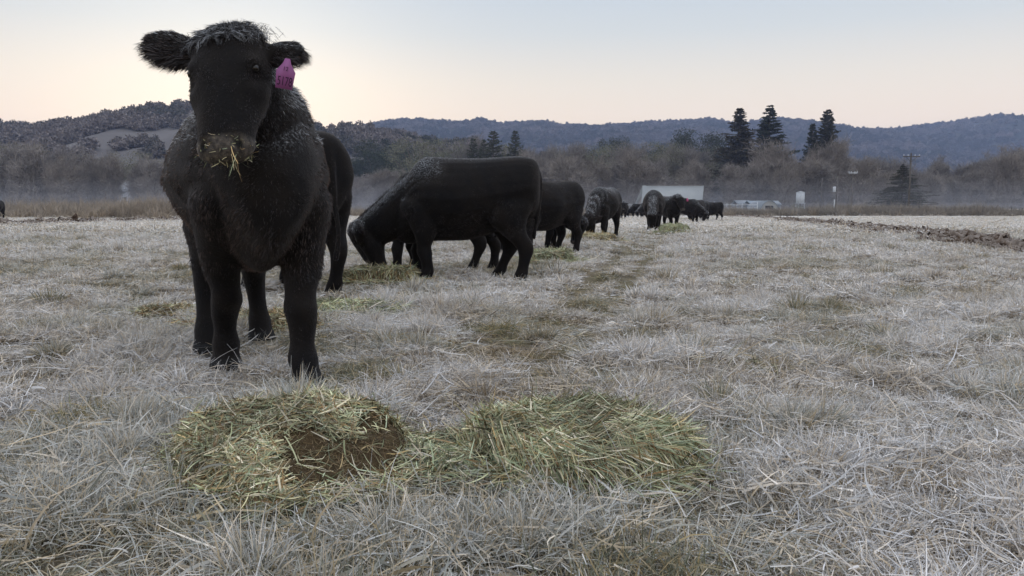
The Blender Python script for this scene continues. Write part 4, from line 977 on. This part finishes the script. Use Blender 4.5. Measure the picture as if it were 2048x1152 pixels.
def tree(kind, px, top, d, label, group, var=None, wide=1.0, zb=None, cat='tree'):
    meshes, h0, mt, nm, cn = KIND[kind]; v = (int(px*7+d) if var is None else var) % len(meshes)
    tr, cr = meshes[v]; h0 = HT[cr.name]; x = (px-1024)/F*d; z = ground_far(x, d) if zb is None else zb
    h = at(px, top, d)[2] - z; s = h/h0
    e = empty(nm, (x, d, z-.05), RNG.uniform(0, 6.28), label, cat, group); wide *= .82 if kind == 'bare' else 1; e.scale = (s*wide, s*wide, s)
    link('trunk', tr, None, e); link(cn, cr, None, e)
    if not tr.materials: tr.materials.append(M['bark']); cr.materials.append(M[mt])
    return e
# landmarks
tree('red', 1472, 219, 235, 'tall ragged redwood, left one of the two standing behind the round bare trees', None, 0, 1.85)
tree('red', 1531, 216, 238, 'tall redwood with sparse pointed top, right one of the two beside each other', None, 1, 1.9)
tree('dark', 1645, 221, 240, 'tall dark conifer with a blunt ragged top, right of the two redwoods', None, 0, 1.35)
tree('dark', 1617, 250, 244, 'shorter dark conifer leaning against the left side of the blunt-topped one', None, 1, 1.2)
tree('cyp', 948, 279, 240, 'dark cone-shaped cypress, leftmost of the four above the grazing cow', None, 0, 1.3)
tree('cyp', 969, 281, 245, 'slim cypress squeezed behind the left side of the widest cypress', None, 1, 1.1)
tree('cyp', 987, 264, 238, 'widest and tallest dark cone-shaped cypress above the back of the grazing cow', None, 1, 1.5)
tree('cyp', 1031, 264, 240, 'dark cone-shaped cypress standing alone, rightmost of the four', None, 0, 1.3)
tree('spr', 1799, 331, 148, 'broad dark green spruce by itself behind the tall cross-armed pole', None, None, 1.55)
tree('oak', 782, 282, 330, 'dark round oak on the pale meadow above the neck of the grazing cow', None, 0, 1.15, zb=4)
tree('oak', 752, 303, 322, 'smaller dark oak touching the left side of the round meadow oak', None, 1, 1.0, zb=3)
tree('oak', 1222, 277, 340, 'small dark evergreen crown poking above the brown trees', None, 1, .62)
tree('oak', 1372, 268, 320, 'wide dark flat-topped evergreen, left one of the pair left of the redwoods', None, 0, 1.1)
tree('oak', 1408, 271, 325, 'wide dark evergreen, right one of the pair left of the redwoods', None, 1, 1.1)
tree('bare', 1575, 282, 190, 'big round grey-brown bare tree below the two redwoods', None, 2, 1.05)
tree('bare', 1648, 280, 200, 'tall bare tree in front of the dark blunt-topped conifer', None, 4, .85)
tree('bare', 1400, 322, 172, 'round low bare tree right behind the pale barn roof', None, 1, 1.3)
tree('bare', 1463, 330, 170, 'low spreading bare tree right of the pale barn', None, 5, 1.4)
tree('bare', 2010, 300, 180, 'tall bare tree at the right edge of the wood', None, 3, 1.0)
ORD = ['first','second','third','fourth','fifth','sixth','seventh','eighth','ninth','tenth','eleventh','twelfth','thirteenth','fourteenth','fifteenth','sixteenth','seventeenth','eighteenth','nineteenth','twentieth']
def rowfill(kind, x0, x1, step, dist, topf, what, where, group, wide=1.0, js=.35):
    px = x0; k = 0
    while px < x1:
        p = px + RNG.uniform(-js, js)*step
        top = topf(p) + RNG.uniform(-9, 9); kd = kind if isinstance(kind, str) else kind[RNG.integers(0, len(kind))]
        tree(kd, p, top, dist*RNG.uniform(.95, 1.06), '%s, %s from left %s' % (what, ORD[k], where), group, None, wide*RNG.uniform(.9, 1.2))
        px += step; k += 1
ipf = lambda xs, ys_: (lambda p: float(np.interp(p, xs, ys_)))
rowfill('bare', -60, 345, 27, 185, ipf([-60, 60, 180, 345], [312, 300, 318, 326]), 'grey bare tree', 'in the front row at far left', 'bare trees left of the large cow')
rowfill(['bare','olive'], -70, 360, 40, 235, ipf([-70, 100, 360], [292, 296, 318]), 'hazy bare tree', 'in the rear row at far left', 'rear trees left of the large cow')
rowfill('bare', 655, 905, 27, 200, ipf([655, 905], [340, 350]), 'low bare tree', 'in front between the two nearest cows', 'low trees above the grazing cow neck', 1.1)
rowfill(['olive','bare'], 835, 1120, 34, 262, ipf([835, 900, 1120], [286, 288, 300]), 'olive-grey tree', 'above the back of the grazing cow', 'olive trees above the grazing cow')
rowfill('bare', 1085, 1290, 27, 180, ipf([1085, 1200, 1290], [316, 322, 322]), 'brown bare tree', 'above the third and fourth cows', 'brown trees left of the barn', 1.15)
rowfill(['olive','olive','bare'], 1120, 1450, 30, 250, ipf([1120, 1260, 1450], [298, 291, 294]), 'olive-green tree', 'in the rear row behind the pale barn', 'olive trees behind the barn', 1.1)
rowfill(['bare'], 1290, 1345, 28, 195, ipf([1290, 1345], [325, 325]), 'dim bare tree', 'directly above the pale barn', 'bare trees over the barn')
rowfill('bare', 1500, 1700, 30, 182, ipf([1500, 1700], [332, 322]), 'grey-brown bare tree', 'in the front row below the redwoods', 'bare trees behind the sheds', 1.15)
rowfill(['bare','bare','olive'], 1690, 2130, 31, 215, ipf([1690, 1740, 1860, 1960, 2130], [312, 318, 322, 316, 298]), 'hazy bare tree', 'in the rear row right of the redwoods', 'rear trees at the right', 1.1)
rowfill('bare', 1840, 2140, 30, 186, ipf([1840, 2140], [340, 332]), 'grey bare tree', 'in the front row right of the spruce', 'front trees right of the spruce', 1.1)
rowfill('bare', 1690, 1775, 26, 190, ipf([1690, 1775], [345, 345]), 'low bare tree', 'between the power poles and the spruce', 'low trees by the power poles', 1.1)
# skyline trees on the near hill
def hill_z(px, d):
    r = int(np.argmin(np.abs(YB[:, 0]-d))); x = (px-1024)/F*d; return float(np.interp(x, XB[r], ZB[r])), x
k = 0
for px in (4, 24, 44, 66, 88, 112, 137, 150, 168, 184, 206, 222, 240, 258, 278, 296, 314, 330, 346, 360):
    z, x = hill_z(px, 618); hgt = RNG.uniform(6, 9.5)
    meshes, h0, mt, nm, cn = KIND['oak' if k % 3 else 'bare']; tr, cr = meshes[k % len(meshes)]
    e = empty(nm, (x, 618, z-.8), RNG.uniform(0, 6.2), 'small dark oak on the skyline of the left hill, %s from the left' % ORD[k], 'tree', 'trees on the skyline of the left hill'); s_ = hgt/h0; e.scale = (s_*1.25, s_*1.25, s_)
    link('trunk', tr, None, e); link(cn, cr, None, e); k += 1
# woods covering the hills: one mass each
def lowcrown(seed, n=420, leaf=.11):
    rng = np.random.default_rng(seed); d = unit(rng.normal(size=(n, 3))); d[:, 2] = np.abs(d[:, 2]); C = rng.normal(0, .32, (9, 3)); C[:, 2] = np.abs(C[:, 2])
    P = C[rng.integers(0, 9, n)] + d*.55*rng.random((n, 1))**.35; D = unit(rng.normal(size=(n, 3))); S = np.stack([P-D*leaf, P, P+D*leaf], 1)
    V, q = ribbons(S, unit(np.cross(D, rng.normal(size=(n, 3)))), np.outer(rng.uniform(.5, 1, n)*leaf, [.5, 1, .4]))
    return np_mesh('crown', V, [q], dict(r=np.repeat(rng.random(n), 6)))
def woods_mat(nt, b):
    r = attr(nt, 'r').outputs['Fac']; t = attr(nt, 'tint', 'INSTANCER').outputs['Fac']
    c = mix(nt, t, mix(nt, r, (.028,.034,.024), (.055,.058,.04)), mix(nt, r, (.12,.105,.10), (.22,.195,.185)))
    nt.links.new(c, b.inputs['Base Color'])
M['woods'] = mat('hill_woods', rough=1, spec=0, build=woods_mat)
LC = [lowcrown(s) for s in (1,2,3,4)]
def hill_wood(name, Xg, Yg, Zg, t, n, size, dens, label, tmax=1.12):
    rr_, cc_ = Xg.shape; i = RNG.integers(0, int((t < tmax).sum())-1, n*3); j = RNG.integers(0, cc_-1, n*3); a, b_ = RNG.random(n*3), RNG.random(n*3)
    def bl(A): return (A[i, j]*(1-a)+A[i+1, j]*a)*(1-b_) + (A[i, j+1]*(1-a)+A[i+1, j+1]*a)*b_
    P = np.stack([bl(Xg), bl(Yg), bl(Zg)], 1); ang = P[:, 0]/P[:, 1]; keep = (np.abs(ang) < .80) & dens(P, ang); P = P[keep][:n]; m = len(P)
    s = size*RNG.uniform(.6, 1.25, m)
    scatter(name, LC, M['woods'], P, np.stack([np.zeros(m), np.zeros(m), RNG.uniform(0, 6.28, m)], 1), np.stack([s, s, s*RNG.uniform(.8, 1.3, m)], 1), RNG.integers(0, 4, m),
        dict(tint=np.clip(fbm(P[:, 0], P[:, 1], size*9, 61, 3)*2.2-.75+(.45 if size < 6 else 0)+RNG.normal(0, .2, m), 0, 1)), label, cat='wood')  # crowns on the near hill paled: haze put into their colour
def dn(P, ang):
    px = ang*F+1024; m = fbm(P[:, 0], P[:, 1], 55, 71, 3); clear = (m > .60); Yj = P[:, 1] + 30*(fbm(P[:, 0], P[:, 1], 40, 73, 2)-.5)
    clear |= ((Yj > 338) & (Yj < 366) & (px > 185) & (px < 335)); clear |= ((Yj > 385) & (Yj < 440) & (px > 690) & (px < 850))
    clear |= ((P[:, 1] > 500) & (px > 620) & (px < 730) & (m > .4)) | (RNG.random(len(P)) < .0)
    return ~clear | (P[:, 1] > 595) & (px < 600)
hill_wood('near_hill_wood', XB, YB, ZB, tB, 5200, 4.6, dn, 'hazy oak and bare woodland covering the left hill')
hill_wood('far_ridge_wood', XA, YA, ZA, tA, 19000, 6.5, lambda P, a: fbm(P[:, 0], P[:, 1], 150, 72, 3) < .75, 'blue-grey forest covering the far ridge')

# ---- farm buildings
def mapr(p0, p1): return (p0+p1)/2
roofm = mat('pale_barn_roof', rough=.6, spec=.3, build=lambda nt, b: nt.links.new(mix(nt, noise(nt, .8, 5, .6), (.19,.205,.21), (.26,.275,.275)), b.inputs['Base Color']))
wallm = mat('weathered_board', rough=.9, spec=.1, build=noisy((.10,.09,.085), (.20,.18,.165), 2))
whitem = mat('white_paint', rough=.6, spec=.3, build=noisy((.30,.32,.34), (.42,.44,.46), 3))
greym = mat('blue_grey_metal', rough=.5, spec=.4, build=noisy((.10,.12,.14), (.15,.175,.20), 1.5))
darkm = mat('dark_opening', (.02,.022,.025), .6)
def barn():
    d = 150; x0 = (1281-1024)/F*d; x1 = (1402-1024)/F*d; L = x1-x0; cx = (x0+x1)/2; off = (1412-1402)/F*d
    e = empty('barn', (cx, d, GB), 0, 'long barn with a huge pale metal roof behind the far cattle', 'barn')
    rh = at(1300, 371, d+4)[2]-GB; eh = at(1300, 411, d)[2]-GB
    mb = MB()
    for y0_, z0_, y1_, z1_ in ((0, eh, 4.2, rh), (8.4, eh, 4.2, rh)):
        s0 = 0; A = np.array([[-L/2+s0, y0_, z0_], [L/2+s0, y0_, z0_], [L/2+1.25, y1_, z1_], [-L/2+.9, y1_, z1_]])
        mb.rings([A, A+np.array([0, 0, -.12])])
    link('roof', mb.mesh('roof'), roofm, e)
    mb = MB(); mb.box((0, 4.2, eh/2-.1), (L-.5, 7.9, eh)); g = [(-L/2+.35, .4, eh), (-L/2+.35, 8, eh), (-L/2+1.7, 4.2, rh-.2)]
    for sx in (0, L-2.3): 
        A = np.array(g)+np.array([sx if sx == 0 else L-.9, 0, 0]) - (0 if sx == 0 else np.array([0,0,0])); A[2, 0] = (-L/2+1.75) if sx == 0 else L/2+.85
        mb.rings([A, A+np.array([.1, 0, 0])])
    link('wall', mb.mesh('wall'), wallm, e)
    mb = MB(); mb.box((-1.5, .2, eh*.42), (2.6, .1, eh*.8)); link('door', mb.mesh('door'), darkm, e)
    mb = MB(); mb.tube([(-L/2+1.6, 4.2, rh+.03), (L/2+1.0, 4.2, rh+.03)], .09, 6); link('ridge_cap', mb.mesh('cap'), wallm, e)
barn()
def shed(px0, px1, top, d, label, m=greym, depth=5, base=416):
    x0 = (px0-1024)/F*d; x1 = (px1-1024)/F*d; h = at(px0, top, d)[2]-GB; L = x1-x0
    e = empty('shed', ((x0+x1)/2, d, GB), 0, label, 'shed')
    mb = MB(); mb.box((0, depth/2, h*.35), (L, depth, h*.7)); link('wall', mb.mesh('wall'), m, e)
    mb = MB(); A = np.array([[-L/2-.2, -.3, h*.68], [L/2+.2, -.3, h*.68], [L/2+.2, depth/2, h], [-L/2-.2, depth/2, h]]); B = A.copy(); B[:2, 1] = depth+.3
    mb.rings([A, A+np.array([0, 0, .08])]); mb.rings([B, B+np.array([0, 0, .08])]); link('roof', mb.mesh('roof'), m, e)
    mb = MB(); mb.box((L*.15, -.05, h*.25), (min(1.6, L*.3), .08, h*.48)); link('door', mb.mesh('door'), darkm, e)
shed(1475, 1500, 401, 155, 'low blue-grey shed, left half of the pair right of the barn')
shed(1500.5, 1530, 402, 152, 'low blue-grey shed right next to the white arched hut', mat('pale_blue_metal', (.15,.19,.23), .6))
shed(1551, 1558, 402, 158, 'small grey metal shed peeping out behind the right side of the arched hut', greym, 4)
shed(172, 187, 366, 200, 'small pale shed among the bare trees at far left', mat('pale_shed_paint', (.42,.46,.50), .7), 4)
shed(243, 262, 363, 204, 'low pale shed among the bare trees, right one of two at far left', mat('faded_shed_paint', (.36,.38,.41), .7), 4)
def quonset():
    d = 140; px = 1537; r = 20/F*d; e = empty('arched_hut', ((px-1024)/F*d, d, GB), 0, 'white arched hut with a dark square doorway and two small windows', 'hut')
    ht = at(px, 401, d)[2]-GB; a = np.linspace(0, np.pi, 22); S = np.stack([np.cos(a)*r, 0*a, np.sin(a)*ht], 1); S2 = S*np.array([.93, 1, .95])
    mb = MB(); n = len(a); V = np.concatenate([S, S+[0, 8, 0], S2, S2+[0, 8, 0]]); i = np.arange(n-1)
    mb.add(V, None, np.concatenate([np.stack([i, i+1, i+1+n, i+n], 1), np.stack([i+2*n, i+3*n, i+1+3*n, i+1+2*n], 1), np.stack([i, i+2*n, i+1+2*n, i+1], 1)]))
    link('arch_roof', mb.mesh('arch', True), greym, e)
    # front wall built from strips round the door opening
    mb = MB(); dw, dh = r*.42, ht*.62
    for x0_, x1_ in ((-r*.92, -dw), (dw, r*.92)):
        xs = np.linspace(x0_, x1_, 8); top = np.sqrt(np.clip(1-(xs/(r*.935))**2, 0, 1))*ht*.95
        P = np.concatenate([np.stack([xs, 0*xs+.25, 0*xs], 1), np.stack([xs, 0*xs+.25, top], 1)]); i = np.arange(7); mb.add(P, None, np.stack([i, i+1, i+9, i+8], 1)); P2 = P+[0, .12, 0]; mb.add(P2, None, np.stack([i+1, i, i+8, i+9], 1))
    xs = np.linspace(-dw, dw, 8); top = np.sqrt(np.clip(1-(xs/(r*.935))**2, 0, 1))*ht*.95
    P = np.concatenate([np.stack([xs, 0*xs+.25, 0*xs+dh], 1), np.stack([xs, 0*xs+.25, top], 1)]); i = np.arange(7); mb.add(P, None, np.stack([i, i+1, i+9, i+8], 1)); mb.add(P+[0, .12, 0], None, np.stack([i+1, i, i+8, i+9], 1))
    link('front_wall', mb.mesh('wall'), mat('pale_hut_front', (.24,.245,.235), .8), e)
    mb = MB(); mb.box((0, .5, dh/2), (dw*1.96, .1, dh)); link('doorway', mb.mesh('door'), darkm, e)
    for sx in (-1, 1):
        mb = MB(); mb.box((sx*r*.68, .2, ht*.22), (r*.2, .08, ht*.24)); link('window', mb.mesh('window'), darkm, e)
quonset()
def tank():
    d = 158; px = 1597; e = empty('water_tank', ((px-1024)/F*d, d, GB), 0, 'white upright water tank on a stand with shrubs climbing it', 'tank')
    h = at(px, 384, d)[2]-GB; r = 8/F*d; mb = MB(); a = np.linspace(0, 2*np.pi, 25)[:-1]
    mb.rings([np.stack([np.cos(a)*r, np.sin(a)*r, np.full(24, z)], 1) for z in (h*.48, h*.97)]); link('tank_shell', mb.mesh('tank', False), whitem, e)
    mb = MB(); mb.rings([np.stack([np.cos(a)*r*q, np.sin(a)*r*q, np.full(24, z)], 1) for q, z in ((1.06, h*.96), (1.06, h*.985), (.1, h*1.03))]); link('lid', mb.mesh('lid'), whitem, e)
    for sx in (-1, 1):
        for sy in (-1, 1):
            mb = MB(); mb.box((sx*r*.75, sy*r*.75, h*.235), (.14, .14, h*.47)); link('leg', mb.mesh('leg'), whitem, e)
    mb = MB(); mb.box((0, 0, h*.475), (r*2.1, r*2.1, .12)); link('platform', mb.mesh('platform'), whitem, e)
tank()
def bush(px, d, h, w, label, kind='olive', z=GB, name='shrub'):
    meshes, h0, mt, nm, cn = KIND[kind]; tr, cr = meshes[int(px) % len(meshes)]; e = empty(name, ((px-1024)/F*d, d, z-.15*h), px, label, 'shrub'); s = h/h0*1.15; e.scale = (s*w, s*w, s)
    link('trunk', tr, None, e); link('leaves', cr, None, e)
    if not tr.materials: tr.materials.append(M['bark']); cr.materials.append(M[mt])
bush(1592, 154, 2.4, 1.0, 'straggly shrub growing up against the white water tank')
bush(1575, 150, 1.1, 2.0, 'low pale brush left of the white water tank', 'bare')
bush(1618, 150, 1.3, 2.0, 'low frosty brush right of the white water tank', 'bare')
bush(1295, 172, 4.2, .55, 'small rusty tree poking up over the left end of the barn roof', 'bare')
bush(1700, 108, 1.1, 1.6, 'tan dry shrub at the foot of the white post', 'bare')
bush(1745, 106, .9, 2.4, 'dark bramble clump between the white post and the tall pole', 'oak')
bush(1775, 107, .8, 2.2, 'brown bramble clump just left of the tall cross-armed pole', 'bare')
bush(1890, 104, .8, 2.4, 'grey low bush along the wire fence', 'bare')
bush(1960, 101, .8, 2.6, 'grey-brown low bush on the wire fence, right of the middle', 'bare')
bush(2035, 96, 1.1, 1.8, 'reddish low bush at the right edge by the wire fence', 'bare')
bush(325, 82, .8, 1.6, 'frosty tumbled bush by the left flank of the large cow', 'bare')
# ---- poles
polem = mat('weathered_pole', rough=.9, spec=.1, build=noisy((.055,.05,.045), (.11,.10,.09), 4))
def pole(px, top, d, r, label, arm=None, can=False, white=False, braces=False, nm='utility_pole'):
    z = ground_far(0, d); h = at(px, top, d)[2]-z; e = empty(nm, ((px-1024)/F*d, d, z), 0, label, 'pole')
    mb = MB(); mb.tube([(0,0,0),(0,0,h*.5),(0,0,h)], [r, r*.85, r*.7], 8); link('post', mb.mesh('post', True), whitem if white else polem, e)
    if arm:
        w, z_ = arm; mb = MB(); mb.box((0, -r*1.05, h-z_), (w, .12, .14)); link('crossarm', mb.mesh('arm'), whitem if not braces else polem, e)
        for k in (-1, -.45, .45, 1):
            mb = MB(); mb.tube([(k*w*.47, -r*1.05, h-z_+.06), (k*w*.47, -r*1.05, h-z_+.2), (k*w*.47, -r*1.05, h-z_+.32)], [.05, .08, .04], 8); link('insulator', mb.mesh('insulator', True), whitem, e)
        for k in (-1, 1):
            mb = MB(); mb.tube([(k*w*.33, -r*1.05, h-z_-.05), (0, -r*1.05, h-z_-.75)], .035, 5); link('brace', mb.mesh('brace'), polem, e)
    if can:
        mb = MB(); mb.tube([(-.45, 0, h*.58), (-.45, 0, h*.72)], .27, 12); link('transformer', mb.mesh('can', True), whitem, e)
    return e
pole(1669, 352, 150, .16, 'utility pole carrying a white transformer can', None, True)
pole(1699, 342, 140, .15, 'slim utility pole with a short white cross-arm', (1.5, .35))
pole(1813, 306, 112, .15, 'tall utility pole with a long cross-arm in front of the spruce', (2.3, .5), braces=True)
pole(1639, 356, 155, .12, 'thin bare wooden pole left of the transformer pole')
pole(1665, 399, 103, .09, 'short white post at the edge of the field', white=True, nm='marker_post')
# ---- white rail fence by the barn, wire fence on the right
e = empty('rail_fence', ((1240-1024)/F*118, 118, ground_far(0, 118)), 0, 'low white rail fence running between the far cattle and the sheds', 'fence')
L = (1512-1240)/F*118; 
for k in range(10):
    mb = MB(); mb.box((k*L/9, 0, .85), (.10, .10, 1.7 if k % 3 else 2.1)); link('post', mb.mesh('post'), whitem, e)
for z_ in (1.05, 1.5):
    mb = MB(); mb.box((L/2, -.08, z_), (L, .04, .09)); link('rail', mb.mesh('rail'), whitem, e)
p0, p1 = np.array([(1715-1024)/F*104, 104.]), np.array([(2120-1024)/F*93, 93.])
e = empty('wire_fence', (p0[0], p0[1], float(gz(*p0))), 0, 'wire fence on dark wooden posts along the right edge of the field', 'fence')
n = 22; d_ = p1-p0
for k in range(n+1):
    q = d_*k/n; mb = MB(); hh = RNG.uniform(1.0, 1.35); mb.tube([(q[0], q[1], -.1), (q[0]+RNG.normal(0, .04), q[1], hh)], .06, 6); link('post', mb.mesh('post'), polem, e)
for z_ in (.4, .75, 1.05):
    mb = MB(); mb.tube([(0, 0, z_), (d_[0], d_[1], z_)], .010, 4); link('wire', mb.mesh('wire'), greym, e)
# ---- weedy bank, tall dry grass, ploughed strips
weed = [tuftmesh('w%d' % i, .5, 260, .42, .013, .35, 130+i, 4, .08) for i in range(4)]
def weed_mat(nt, b):
    r = attr(nt, 'r').outputs['Fac']; h = attr(nt, 'h').outputs['Fac']; t = attr(nt, 'tint', 'INSTANCER').outputs['Fac']
    c = rampn(nt, r, [(0, (.13,.09,.055)), (.5, (.24,.18,.115)), (1, (.36,.29,.20))]); c = mix(nt, t, c, rampn(nt, r, [(0, (.075,.065,.05)), (1, (.17,.145,.115))]))
    c = mix(nt, math_(nt, 'MULTIPLY', h, .35), c, (.46,.44,.42)); nt.links.new(c, b.inputs['Base Color'])
M['weed'] = mat('dry_weeds', rough=.9, spec=.1, build=weed_mat)
def weeds(name, segs, n, wid, hgt, dark, label):
    P = []; 
    for _ in range(n):
        (a, b) = segs[RNG.integers(0, len(segs))]; t = RNG.random(); A = by_dist(*a); B = by_dist(*b); q = A*(1-t)+B*t; P.append((q[0]+RNG.normal(0, wid*.4), q[1]+RNG.normal(0, wid)))
    P = np.array(P); z = gz(P[:, 0], P[:, 1])-.02; f = fbm(P[:, 0], P[:, 1], 3.5, 91, 3)
    s = RNG.uniform(.5, 1.2, n)*(.35+1.3*f)*hgt
    scatter(name, weed, M['weed'], np.column_stack([P, z]), np.stack([RNG.normal(0, .1, n), RNG.normal(0, .1, n), RNG.uniform(0, 6.28, n)], 1), np.stack([RNG.uniform(1, 1.8, n), RNG.uniform(1, 1.8, n), s], 1), RNG.integers(0, 4, n), dict(tint=np.clip(dark+RNG.normal(0, .25, n), 0, 1)), label)
weeds('dry_weeds', [((1435,104),(1560,104)), ((1560,104),(1680,103)), ((1680,103),(1760,103)), ((1240,112),(1440,106))], 750, 1.3, 1.6, .75, 'dark weedy bank along the far edge of the field')
weeds('dry_weeds', [((1720,103),(1900,99)), ((1900,99),(2120,93))], 700, 1.3, 1.4, .65, 'brown weeds under the wire fence')
weeds('dry_grass', [((-150,66),(60,68)), ((60,68),(200,66)), ((150,64),(345,62)), ((190,64),(300,63))], 1500, 1.5, 1.6, .12, 'tall tan dry grass bank at the left of the field')
weeds('dry_grass', [((-200,90),(340,86)), ((640,95),(1250,108))], 800, 3.0, 1.5, .5, 'thin line of dry weeds at the far edge of the field')
def clod(seed):
    rng = np.random.default_rng(seed); a = np.linspace(0, 2*np.pi, 13)[:-1]; rs = []
    for ph in np.linspace(-1.2, 1.35, 7):
        r = math.cos(ph)*(.5+rng.uniform(-.1, .1)); rs.append(np.stack([np.cos(a)*r*(1+rng.normal(0, .30, 12)), np.sin(a)*r*(1+rng.normal(0, .30, 12)), np.full(12, math.sin(ph)*.30)+rng.normal(0, .11, 12)], 1))
    mb = MB(); mb.rings(rs); return mb.mesh('clod')
def soil(nt, b):
    n = noise(nt, 7, 6, .7, vec=worldpos(nt)); g = nt.nodes.new('ShaderNodeNewGeometry'); s = nt.nodes.new('ShaderNodeSeparateXYZ'); nt.links.new(g.outputs['Normal'], s.inputs[0])
    fr = math_(nt, 'MULTIPLY', rampn(nt, s.outputs['Z'], [(.5, (0,0,0)), (1, (1,1,1))]), .55)
    c = mix(nt, fr, rampn(nt, n, [(.3, (.045,.03,.022)), (.7, (.12,.085,.062))]), (.28,.25,.225)); nt.links.new(c, b.inputs['Base Color'])
M['soil'] = mat('frosted_clods', rough=1, spec=.05, build=soil)
CL = [clod(s) for s in range(5)]
def strip(name, path, n, wid, size, label):
    W_ = np.array([ground(*p)[:2] for p in path]); seg = np.linalg.norm(np.diff(W_, axis=0), axis=1); cum = np.concatenate([[0], np.cumsum(seg)]); u = RNG.random(n)*cum[-1]
    x = np.interp(u, cum, W_[:, 0]); y = np.interp(u, cum, W_[:, 1]); off = RNG.normal(0, 1, (n, 2))*wid; x += off[:, 0]; y += off[:, 1]
    k = fbm(x, y, 1.3, 93, 2); s = size*RNG.gamma(3, 1/3, n)*(.5+k)
    P = np.stack([x, y, gz(x, y)+s*.05], 1)
    scatter(name, CL, M['soil'], P, np.stack([RNG.normal(0, .4, n), RNG.normal(0, .4, n), RNG.uniform(0, 6.28, n)], 1), np.stack([s*RNG.uniform(.8, 1.5, n), s, s*RNG.uniform(.6, 1.1, n)], 1), RNG.integers(0, 5, n), {}, label, cat='soil')
strip('turned_soil', [(1480,433),(1560,440),(1660,449),(1760,461),(1860,473),(1960,485),(2060,497),(2250,520)], 46000, .45, .105, 'ridge of frosted turned clods across the right of the field')
strip('turned_soil', [(-150,454),(0,452),(100,449),(220,445),(340,443)], 20000, .5, .13, 'ridge of frosted turned clods at the left of the field')

# ---- haze in the valley air
def hazebox(name, c, d, dens, col, label, aniso=.25):
    m = bpy.data.materials.new(name); m.use_nodes = True; nt = m.node_tree; nt.nodes.remove(nt.nodes['Principled BSDF'])
    v = nt.nodes.new('ShaderNodeVolumePrincipled'); v.inputs['Color'].default_value = (*col, 1); v.inputs['Density'].default_value = dens; v.inputs['Anisotropy'].default_value = aniso
    nt.links.new(v.outputs[0], nt.nodes['Material Output'].inputs['Volume'])
    mb = MB(); mb.box(c, d); return link(name, mb.mesh(name), m, kind='stuff', label=label)
hazebox('haze', (0, 2400, 135), (9000, 5200, 330), .00019, (.44,.55,.84), 'thin blue morning haze over the valley')
for k, (tp, y0) in enumerate(((2.0, 128), (3.6, 118), (5.4, 108))):
    hazebox('ground_mist', (0, y0+220, GB-1.6+(tp+1.6)/2), (1500+k*20, 440, tp+1.6), .0010, (.66,.69,.78), 'low pale mist lying at the foot of the trees')
